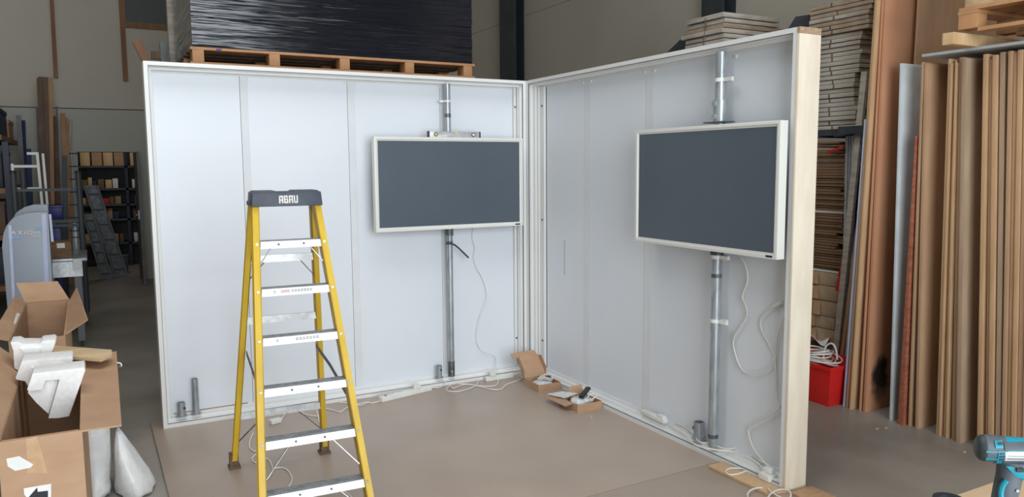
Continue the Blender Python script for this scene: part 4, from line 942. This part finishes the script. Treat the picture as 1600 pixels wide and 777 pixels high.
# store room: shelving with boxes, two grey ladders leaning
ss = thing('store_shelving', 'dark shelving loaded with boxes seen through the doorway', 'shelving', (-2.9, 10.6, FZ))
for x in (-3.7, -2.62, -1.8): box(x, x+.05, 10.3, 10.36, FZ, 2.4).build('upright', M['rackblue'], ss)
SZ = [.42, .86, 1.13, 1.42, 1.83]
for z in SZ: box(-3.7, -1.75, 10.3, 10.8, z-.035, z).build('shelf', M['darksteel'], ss)
P10 = lambda x, y: at(x, y, 1, 10.32)
GB = 'boxes in the store room behind the doorway'
tops = [(125, 140), (143, 159), (161, 176), (178, 193), (203, 212)]
words = ['first', 'second', 'third', 'fourth', 'fifth']
for i, (a, b) in enumerate(tops):
    x0_, x1_ = P10(a, 245).x, P10(b, 245).x
    t = MB().box(x0_, x1_, 10.33, 10.7, SZ[4]+.001, SZ[4]+.24)
    tag(t.build('store_box', M['card'] if i % 2 else M['pine'], bev=.003), f'{words[i]} tan box from the left on the top shelf through the doorway', 'cardboard box', GB)
rb = random.Random(6); cols = ['card', 'pine', 'redpaint', 'whiteplastic', 'flat', 'mdf4', 'navycloth', 'cardpale']
k = 0
for lvl, hh in ((3, .2), (2, .16), (1, .2), (0, .25)):
    x = -3.35; j = 0
    while x < -2.3:
        w_ = rb.uniform(.05, .14)
        if not (-2.66 < x+w_ and x < -2.55):
            t = MB().box(x, x+w_, 10.33+rb.uniform(0, .05), 10.6, SZ[lvl]+.001, SZ[lvl]+hh*rb.uniform(.6, 1))
            nm = {3: 'upper', 2: 'middle', 1: 'lower', 0: 'lowest'}[lvl]
            tag(t.build('store_box', M[rb.choice(cols)], bev=.003), f'{ordn(j)} small box from the left on the {nm} shelf through the doorway', 'box', GB); j += 1
        x += w_+rb.uniform(.006, .03)
for i, (a, b, w, lb) in enumerate([((131, 290), (176, 420), 13, 'wider grey ladder leaning inside the doorway'), ((130, 335), (156, 424), 11, 'narrower grey ladder leaning inside the doorway, nearer the frame')]):
    y = 8.75-.22*i
    p, q = at(*a, 1, y), at(*b, 1, y); t = (q-p)/(q.z-p.z); lo = p+t*(FZ-p.z)
    root = thing('store_ladder', lb, 'ladder', lo)
    ww = .19-.05*i; dx = Vector((ww, .0, 0))
    hi = p+Vector((0, .3, 0))*0
    for s_ in (0, 1): MB().bar(lo+dx*s_, hi+dx*s_, .05, .028, (0, 1, 0)).build('stile', M['greysteel'], root)
    MB().prism([lo+Vector((.02, .02, 0)), lo+dx+Vector((-.02, .02, 0)), hi+dx+Vector((-.02, .02, 0)), hi+Vector((.02, .02, 0))], (0, .008, 0)).build('platform_panel', M['steeldull'], root)
    for j in range(6):
        c = lo.lerp(hi, .08+j*.165); MB().bar(c, c+dx, .02, .02, (0, 0, 1)).build('rung', M['darksteel'], root)
bk = at(187, 410, 1, 9.3)
t = thing('bucket', 'grey bucket on the store room floor beside the leaning ladders', 'bucket', (bk.x, 9.3, FZ))
MB().tube([(bk.x, 9.3, FZ), (bk.x, 9.3, .28)], [.12, .15], 20, False).build('pail', M['greysteel'], t)
MB().tube([(bk.x-.15, 9.3, .27), (bk.x-.08, 9.24, .2), (bk.x+.08, 9.24, .2), (bk.x+.15, 9.3, .27)], .005, 6).build('handle', M['steel'], t)

# ------------------------------------------------------------------ right side: cantilever rack, stacks
cr = thing('cantilever_rack', 'dark grey steel rack carrying the stacks of panels along the right hall wall', 'rack', (2.9, -.5, FZ))
RYS = (-1.62, -1.3, -.22, .18)
for y in (-1.5, .0):
    box(2.95, 3.1, y-.05, y+.05, FZ, 3.3 if y < -1 else 2.6).build('upright', M['darksteel'], cr)
box(1.92, 2.95, -1.62, -1.5, 1.99, 2.045).build('arm', M['darksteel'], cr)
box(1.92, 2.95, -1.36, -1.26, 1.99, 2.045).build('arm', M['darksteel'], cr)
for y in (-.2, .1): box(1.95, 2.95, y, y+.08, 2.6, 2.66).build('arm', M['darksteel'], cr)
a, b = at(1311, 195, 0, 1.86), at(1364, 209, 0, 1.86)
box(1.85, 1.885, b.y, a.y, b.z+.005, 2.062).build('front_beam', M['darksteel'], cr)
box(1.925, 1.94, -1.66, -1.24, 2.0, 2.046).build('edge_rail', M['darksteel'], cr)
for (q, nm) in (([(1225, 55), (1243, 26), (1264, 23), (1264, 40), (1250, 55)], 'end_stop'), ([(1040, 84), (1071, 54), (1074, 60), (1072, 84)], 'end_stop')):
    x = 2.02
    MB().prism([at(px, py, 0, x) for px, py in q], (.5, 0, 0)).build(nm, M['darksteel'], cr, 'dark sloping end stop')
def pile(name, G, x0, y0, y1, z0, z1, n, x1, mats, seed, labelf, cat, jit=.012):
    r = random.Random(seed); th = (z1-z0)/n
    for i in range(n):
        z = z0+i*th; j = r.uniform(-jit, jit); jx = r.uniform(-jit, jit)
        t = th*r.uniform(.82, .95)
        tag(MB().box(x0+jx, x1+jx, y0+j, y1+j, z+.0005, z+t).build(name, M[r.choice(mats)], bev=.0015), labelf(n-1-i), cat, G)
# stack on the rack beside the birch end: white-edged panels, upper ones overhang towards the sheets
zs0 = 2.047
r = random.Random(4); NP = 28; zt = 3.03; th = (zt-zs0)/NP
for i in range(NP):
    z = zs0+i*th; k = i/(NP-1)
    ye = -1.69-.02*k+(.035 if 4 < i < 12 else 0)-(.06 if i > 20 else 0)-(.03 if i > 24 else 0)+r.uniform(-.012, .012)
    t = th*r.uniform(.8, .93); x0_ = 1.93+r.uniform(-.012, .012)
    cut = -1.46+.0*k+r.uniform(-.03, .03)
    o = MB().box(x0_, 2.9, ye, -1.22+r.uniform(-.02, .02), z+.0005, z+t).build('stacked_panel', M['stackpale'] if i < 21 or i == 24 else M['stackpale2'], bev=.0015)
    tag(o, f'pale panel, {ordn(NP-1-i)} from the top of the tall stack behind the birch end', 'panel', 'pale panels in the tall stack behind the birch end')
    if i % 3 != 2: MB().box(x0_-.0015, x0_+.002, cut-.007, cut+.007, z+.002, z+t-.002).build('joint_mark', M['timber2'], o)
# smaller stack above the right screen wall
zs1, n1 = 2.661, 11; th = (3.155-zs1)/n1
for i in range(n1):
    z = zs1+i*th; j = r.uniform(-.015, .015); t = th*r.uniform(.78, .93); jx = r.uniform(-.015, .015)
    y1_ = .225+j-(0 if i < 8 else .0)+(.03 if i in (7, 3) else 0); yc = -.29+j*.5; xe = 2.78+r.uniform(-.04, .04) if i < 9 else 2.6
    o = MB().box(1.9+jx, xe, yc, y1_, z+.0005, z+t).build('stacked_panel', M['stackpale'] if i % 4 else M['stackpale2'], bev=.0015)
    tag(o, f'pale panel, {ordn(n1-1-i)} from the top of the small stack above the right screen wall', 'panel', 'pale panels in the small stack above the right wall')
sp = MB().tube([(1.895, -.06, 3.145), (1.885, -.07, 3.08), (1.89, -.06, 3.0), (1.882, -.05, 2.93), (1.888, -.055, 2.84)], .006, 6)
tag(sp.build('binding_cord', M['timber2']), 'dark cord hanging on the end of the small stack above the right screen wall', 'cord')
# cardboard flats on a plinth, then parcels
pln = thing('wood_dunnage', 'dark timber base under the pile of brown parcels, behind the red crate', 'timber base', (2.3, -1.4, FZ))
for y in (-1.59, -1.41, -1.22): box(1.95, 2.8, y, y+.09, FZ, .27).build('bearer', M['timber2'], pln)
box(1.93, 2.82, -1.60, -1.1, .271, .33).build('deck', M['timber2'], pln)
NB = 5; zb = .331
for i in range(NB):
    h = (.12, .1, .13, .12, .11)[i]
    t = thing('brown_parcel', f'brown parcel, {ordn(NB-1-i)} from the top of the pile above the red crate', 'parcel', (2.3, -1.4, zb), 'brown parcels above the red crate')
    yb = -1.615+(.03, .05, 0, .02, .03)[i]
    MB().box(1.93+r.uniform(-.01, .01), 2.8, yb, -1.13, zb, zb+h-.003).build('parcel_body', M['cardpale'], t, bev=.01)
    MB().box(1.915, 1.921, yb+.18, yb+.25, zb+.006, zb+h-.01).build('packing_tape', M['tape'], t)
    zb += h
NF = 44; zf0, zf1 = zb+.001, 1.86; th = (zf1-zf0)/NF
for i in range(NF):
    z = zf0+i*th; k = r.uniform(-.012, .012)
    ye = -1.61+k+(.05 if i in (9, 10, 14, 30) else 0); mm = 'flat' if i != 22 else 'stackpale'
    if i in (0,): mm = 'whiteplastic'
    tag(MB().box(1.93+r.uniform(-.006, .02), 2.8, ye, -1.13, z+.0004, z+th*r.uniform(.72, .93)).build('cardboard_sheet', M[mm]), f'flat brown board, {ordn(NF-1-i)} from the top of the thin stack under the pale panels', 'cardboard sheet', 'flat brown boards in the thin stack')
# loose scraps between the two stacks
for i, (z, dy, m, lb) in enumerate([(1.862, 0, 'flat', 'loose brown board on top of the thin stack, lowest of the untidy ones'), (1.885, .03, 'cardpale', 'loose pale board second up in the untidy layer over the thin stack'), (1.91, -.01, 'timber2', 'loose dark board third up in the untidy layer over the thin stack'), (1.935, .05, 'flat', 'loose brown board topmost of the untidy layer over the thin stack')]):
    tag(MB().hexa([(1.93, -1.6+dy, z), (2.8, -1.6+dy, z), (2.8, -1.15, z), (1.93, -1.15, z+.006), (1.93, -1.6+dy, z+.016), (2.8, -1.6+dy, z+.016), (2.8, -1.15, z+.016), (1.93, -1.15, z+.022)]).build('loose_board', M[m]), lb, 'board')
a, b = at(1295, 238, 0, 1.9), at(1318, 230, 0, 1.9)
tag(MB().bar(a, b, .022, .02, (0, 0, 1)).build('clamp_handle', M['redpaint'], bev=.003), 'red tool handle between the boards above the thin stack', 'tool handle')
a, b, c = at(1309, 455, 0, 1.9), at(1318, 408, 0, 1.9), at(1313, 436, 0, 1.9)
t = thing('bar_clamp', 'red handled clamp hanging beside the pile of brown parcels', 'clamp', c)
MB().bar(a, at(1312, 436, 0, 1.9), .034, .02, (0, 1, 0)).build('grip', M['redpaint'], t, bev=.004)
MB().bar(at(1311, 432, 0, 1.9), b, .018, .016, (0, 1, 0)).bar(b, at(1322, 412, 0, 1.9), .02, .016, (0, 0, 1)).build('jaw', M['redpaint'], t, bev=.002)
MB().bar(at(1315, 470, 0, 1.91), at(1316, 402, 0, 1.91), .012, .006, (0, 1, 0)).build('steel_bar', M['steeldull'], t)
a = at(1276, 528, 0, 1.86)
mb = MB().add([(1.87+.08*u, a.y+.13-.2*v, .335+.02+.035*math.sin(u*3+v*5)+.02*(u*v % .7)) for u in (0, .33, .66, 1) for v in (0, .2, .4, .6, .8, 1)], [(i*6+j, i*6+j+1, (i+1)*6+j+1, (i+1)*6+j) for i in range(3) for j in range(5)])
o = mb.build('crumpled_paper', M['paper'], sm=80); sol = o.modifiers.new('thick', 'SOLIDIFY'); sol.thickness = .003
tag(o, 'crumpled white paper at the foot of the brown parcels above the red crate', 'paper')
# long profiles and battens leaning behind the crate (each one thing)
def lean(pt, pb, x, w, m, lb, nm='leaning_batten', d=.03, dx=.10):
    p, q = at(*pt, 0, x), at(*pb, 0, x); t = (q-p)/(q.z-p.z); lo = p+t*(FZ-p.z)
    tag(MB().bar(lo-Vector((.0, 0, 0)), p+Vector((dx, 0, 0)), d, w, (1, 0, 0)).build(nm, M[m], bev=.0015), lb, 'batten')
for i, px in enumerate((1325, 1329.5, 1334)):
    lean((px, 212), (px-6+i*1.0, 470), 1.947, .021, 'alu' if i != 1 else 'steel', ['grey metal profile nearest the brown boards under the dark beam', 'middle one of three grey metal profiles under the dark beam', 'grey metal profile farthest from the brown boards under the dark beam'][i], 'metal_profile', dx=.0)
lean((1352, 112), (1310, 520), 1.905, .05, 'stackpale', 'long pale batten leaning over the dark beam towards the red crate', dx=.0)
lean((1357, 232), (1322, 515), 1.912, .03, 'timber1', 'orange-brown batten leaning behind the red crate', dx=.0)
lean((1346, 338), (1328, 520), 1.903, .03, 'stackpale', 'short pale batten leaning right behind the red crate', dx=.0)
lean((1352, 360), (1334, 540), 1.903, .024, 'navycloth', 'dark blue batten leaning right behind the red crate', dx=.0)
# red crate with cables
kx0, kx1, ky0, ky1, kz = 1.5, 1.85, -1.885, -1.36, .285
kr = thing('red_crate', 'red plastic crate full of white cables on the floor', 'crate', ((kx0+kx1)/2, (ky0+ky1)/2, FZ))
tp = .028; t = .006
def crate_shell(o0, o1):  # hollow tapered tub
    mb = MB(); vs = []
    for (e, z) in ((0, FZ), (tp, kz), ):
        vs.append([(kx0-e, ky0-e, z), (kx1+e, ky0-e, z), (kx1+e, ky1+e, z), (kx0-e, ky1+e, z)])
    vi = []
    for (e, z) in ((-t, FZ+t), (tp-t, kz)):
        vi.append([(kx0-e, ky0-e, z), (kx1+e, ky0-e, z), (kx1+e, ky1+e, z), (kx0-e, ky1+e, z)])
    v = vs[0]+vs[1]+vi[1]+vi[0]
    f = [(0, 3, 2, 1), (12, 13, 14, 15)]
    for k in range(3):
        for i in range(4): f.append((k*4+i, k*4+(i+1) % 4, (k+1)*4+(i+1) % 4, (k+1)*4+i))
    return mb.add(v, f)
crate_shell(0, 0).build('tub', M['redbin'], kr, bev=.004)
e = tp+.008
MB().ring(lambda s_, z, d: (kx0-e+s_, ky0-e+z, kz-.03+d), kx1-kx0+2*e, ky1-ky0+2*e, [(0, 0), (.009, 0), (.009, .03), (0, .03)]).build('rim', M['redbin'], kr, bev=.002)
MB().box(kx0-tp-.002, kx0-tp+.016, -1.66, -1.58, .15, .235).build('hand_grip', M['redbin'], kr, bev=.004)
MB().tube([(kx1+.012, -1.9, .10), (kx1+.03, -1.915, .13), (kx1+.02, -1.915, .16), (kx1, -1.9, .17)], .012, 8).build('latch', M['steel'], kr)
rc = random.Random(9)
for i in range(11):
    cx_, cy_ = 1.67+rc.uniform(-.05, .05), -1.64+rc.uniform(-.08, .06); rx, ry = rc.uniform(.07, .13), rc.uniform(.1, .19); zz = .25+.009*i
    ph = rc.uniform(0, 6)
    cab([(cx_+rx*math.cos(a)*(1+.08*math.sin(2*a+ph)), cy_+ry*math.sin(a), zz+.02*math.sin(a+ph)) for a in [j*.45+ph for j in range(16)]], 'white cable coil heaped in the red crate', .0055, group='white cables in the red crate')
cab([at(*q, 0, 1.65) for q in [(1287, 568), (1287, 556), (1289, 545), (1293, 539), (1299, 537), (1304, 541), (1307, 550), (1308, 562)]], 'white cable arching high above the red crate', .007)
for i, (y, x) in enumerate(((-1.53, 1.53), (-1.585, 1.56))):
    tag(MB().tube([(x, y, .285), (x+.02, y-.03, .305), (x+.03, y-.06, .315)], [.016, .018, .012], 10, False).build('cable_plug', M['bluewhite']), ['blue plug at the back of the red crate', 'blue plug nearer the middle of the red crate'][i], 'plug')

# sheets standing on edge
SX = 1.62
def sheet(name, yt, yb, th, z1, x0, x1, m, lb, cat='board', group=None, lean=.0):
    z0 = FZ
    mb = MB().hexa([(x0, yb-th, z0), (x1, yb-th, z0), (x1, yb, z0), (x0, yb, z0), (x0+lean, yt-th, z1), (x1+lean, yt-th, z1), (x1+lean, yt, z1), (x0+lean, yt, z1)])
    return tag(mb.build(name, M[m], bev=.001), lb, cat, group)
# tall ones
sheet('tall_board', -2.014, -1.93, .012, 2.09, 1.60, 1.95, 'silverblue', 'white-blue thin board leaning right behind the red crate, first of the tall boards')
sheet('tall_board', -2.075, -1.957, .02, 3.4, 1.60, 2.6, 'mdf4', 'tall tan board directly beside the white-blue one')
sheet('tall_board', -2.097, -2.0, .014, 3.4, 1.58, 2.6, 'mdf1', 'second tall tan board, next to the reddish plywood')
sheet('tall_board', -2.113, -2.06, .01, 3.4, 1.61, 2.9, 'redply', 'thin red-brown tall board squeezed against the reddish plywood')
o = MB().hexa([(1.62, -2.105, FZ), (1.905, -2.105, FZ), (1.905, -2.085, FZ), (1.62, -2.085, FZ), (1.62, -2.145, 3.4), (1.905, -2.145, 3.4), (1.905, -2.125, 3.4), (1.62, -2.125, 3.4)]).build('scorched_board', M['scorchply'], bev=.001, origin=(1.62, -2.105, FZ))
tag(o, 'tall reddish plywood board with a black scorch mark near its foot', 'board')
sheet('tall_board', -2.155, -2.115, .016, 3.45, 1.93, 3.2, 'mdf2', 'tall wide brown sheet rising above the white board to the right of the reddish plywood')
sheet('white_board', at(1406, 100, 0, SX).y, -2.30, .016, 2.45, 1.62, 2.85, 'whiteboard', 'white board leaning between the reddish plywood and the brown sheets')
R1 = MB().hexa([(1.60, -2.42, FZ), (1.9, -2.42, FZ), (1.9, -2.375, FZ), (1.60, -2.375, FZ), (1.61, -2.404, 1.96), (1.9, -2.404, 1.96), (1.9, -2.398, 1.96), (1.61, -2.398, 1.96)])
tag(R1.build('wedge_board', M['redbrown'], bev=.001), 'short red-brown edged board, nearest the white board in the row of brown sheets', 'board')
SL = [(1440, 1419, .016, 'mdf2', 0), (1444.5, 1430, .022, 'mdf2', 0), (1480, 1462, .016, 'mdf4', .01), (1485, 1467, .012, 'mdf1', 0), (1489, 1472, .012, 'mdf4', .02), (1493, 1478, .014, 'mdf4', .0), (1497.5, 1486, .03, 'mdf2', .01), (1506, 1497, .03, 'mdf3', -.02), (1536, 1527, .026, 'mdf1', 0), (1543, 1537, .024, 'mdf2', .02), (1551, 1544, .028, 'mdf1', .0), (1561, 1554, .03, 'mdf3', .01), (1575, 1565, .022, 'mdf2', 0), (1582, 1572, .02, 'mdf1', .015), (1590, 1580, .026, 'mdf1', 0), (1599, 1588, .03, 'mdf2', .01), (1609, 1598, .03, 'mdf1', 0), (1619, 1608, .03, 'mdf1', .01)]
py0 = (-9, -9); prev = None
for i, (pt, pb, th, m, off) in enumerate(SL):
    a, b = at(pt, 100, 0, SX), at(pb, 655, 0, SX); t = (b-a)/(b.z-a.z)
    yt = (a+t*(2.44-a.z)).y; yb = (a+t*(FZ-a.z)).y
    if prev:
        yt = min(yt, prev[0]-.003); yb = min(yb, prev[1]-.003)
    prev = (yt-th, yb-th)
    h = 2.44-(.03 if i in (3, 5, 9) else 0)-(.012 if i % 3 == 1 else 0)
    sheet('upright_sheet', yt, yb, th, h, SX+off, SX+1.22, m, f'brown fibreboard sheet, {ordn(i)} after the white board in the upright row', 'board', 'brown sheets standing in the upright row')
# rack shelf over the sheets
rs_ = thing('rack_shelf', 'white edged shelf along the tops of the upright brown sheets', 'shelf', (2.2, -3.1, 2.45))
box(1.6, 2.9, -3.9, -2.425, 2.47, 2.488).build('shelf_board', M['whiteboard'], rs_, bev=.001)
for x in (1.75, 2.8): box(x, x+.05, -3.9, -3.84, FZ, 2.469).build('support_post', M['darksteel'], rs_)
for x in (2.86,): box(x, x+.04, -2.48, -2.44, FZ, 2.469).build('support_post', M['darksteel'], rs_)
bz0 = 2.489
a, b = at(1472, 66, 0, 1.33), at(1490, 67, 0, 1.33)
br = MB().box(1.36, 2.7, b.y+.02, a.y+.02, bz0, bz0+.072)
tag(br.build('timber_bearer', M['pine'], bev=.004), 'thick pale timber bearer sticking out over the sheets under the pallet', 'timber')
br = MB().box(1.4, 2.7, -3.72, -3.64, bz0, bz0+.072)
tag(br.build('timber_bearer', M['pine'], bev=.004), 'second pale bearer, under the right end of the orange-tinted pallet', 'timber')
pz0 = bz0+.073; pr = thing('wooden_pallet', 'orange-tinted wooden pallet on the rack over the brown sheets', 'pallet', (2.0, -3.2, pz0))
PX0 = 1.47; py_ = at(1497, 40, 0, PX0).y
for y in (py_-.115, py_-.53, py_-.99):
    for x in (PX0, PX0+.4, PX0+.8): box(x, x+.1, y, y+.115, pz0+.023, pz0+.108).build('block', M['pallet'], pr, bev=.002)
for x in (PX0, PX0+.4, PX0+.8): box(x, x+.1, py_-1.0, py_-.12, pz0, pz0+.022).build('bottom_board', M['pallet'], pr)
for y in (py_-.115, py_-.53, py_-.99): box(PX0, PX0+.9, y, y+.12, pz0+.109, pz0+.13).build('deck_board', M['pallet'], pr)
for x in [PX0+i*.2 for i in range(5)]: box(x, x+.1, py_-.99, py_, pz0+.1305, pz0+.15).build('deck_board', M['pallet'], pr)
pb2 = thing('timber_box', 'pale timber crate on the orange-tinted pallet at the top right corner', 'crate', (2.0, -3.1, pz0+.151))
for k in range(3): box(PX0+.03, PX0+.85, py_-.98, py_-.015, pz0+.151+k*.13, pz0+.151+k*.13+.126).build('side_board', M['pineX'], pb2, bev=.003)
tag(box(PX0-.14, PX0+.7, py_-.02, py_+.19, pz0+.281, pz0+.31).build('loose_plank', M['pineX'], bev=.002), 'pale plank end jutting out above the white shelf at the top edge', 'timber')

# little debris on the floor
for i, (x, y) in enumerate(((1370, 672), (1384, 671), (1507, 709))):
    c = at(x, y, 2, FZ); tag(MB().plate([(c.x, c.y, FZ+.001), (c.x+.03, c.y+.005, FZ+.001), (c.x+.028, c.y+.02, FZ+.003), (c.x+.004, c.y+.016, FZ+.003)], .002).build('wood_chip', M['pine']), ['pale chip on the floor left of the others, before the scorched board', 'pale chip on the floor before the white board', 'pale chip on the floor by the drill'][i], 'wood chip')

# ------------------------------------------------------------------ light: daylight through the open loading door, sky outside
wd = bpy.data.worlds.new('sky'); bpy.context.scene.world = wd; wd.use_nodes = True
bg = wd.node_tree.nodes['Background']; bg.inputs['Color'].default_value = (.80, .90, 1, 1); bg.inputs['Strength'].default_value = 1.0
def area(name, loc, rot, sx, sy, e, col):
    l = bpy.data.lights.new(name, 'AREA'); l.shape = 'RECTANGLE'; l.size = sx; l.size_y = sy; l.energy = e; l.color = col
    o = bpy.data.objects.new(name, l); C.objects.link(o); o.location = loc; o.rotation_euler = rot; return o
area('loading_door_daylight', (-2.4, YF+.1, 2.45), (PI/2, 0, 0), 5.0, 4.8, 740, (.88, .95, 1))
area('store_room_lamp', (-2.9, 9.4, 2.75), (0, 0, 0), 1.2, .15, 9, (1, .93, .82))
area('roof_light', (-2.5, -2.5, ZC-.05), (0, 0, 0)  , 6, 3, 260, (.96, .98, 1))
sc_ = bpy.context.scene
sc_.view_settings.view_transform = 'Standard'; sc_.view_settings.look = 'None'; sc_.view_settings.gamma = 1; sc_.view_settings.exposure = -0.47
sc_.view_settings.use_curve_mapping = False
for o in list(bpy.data.objects):
    if '_w' in o: del o['_w']
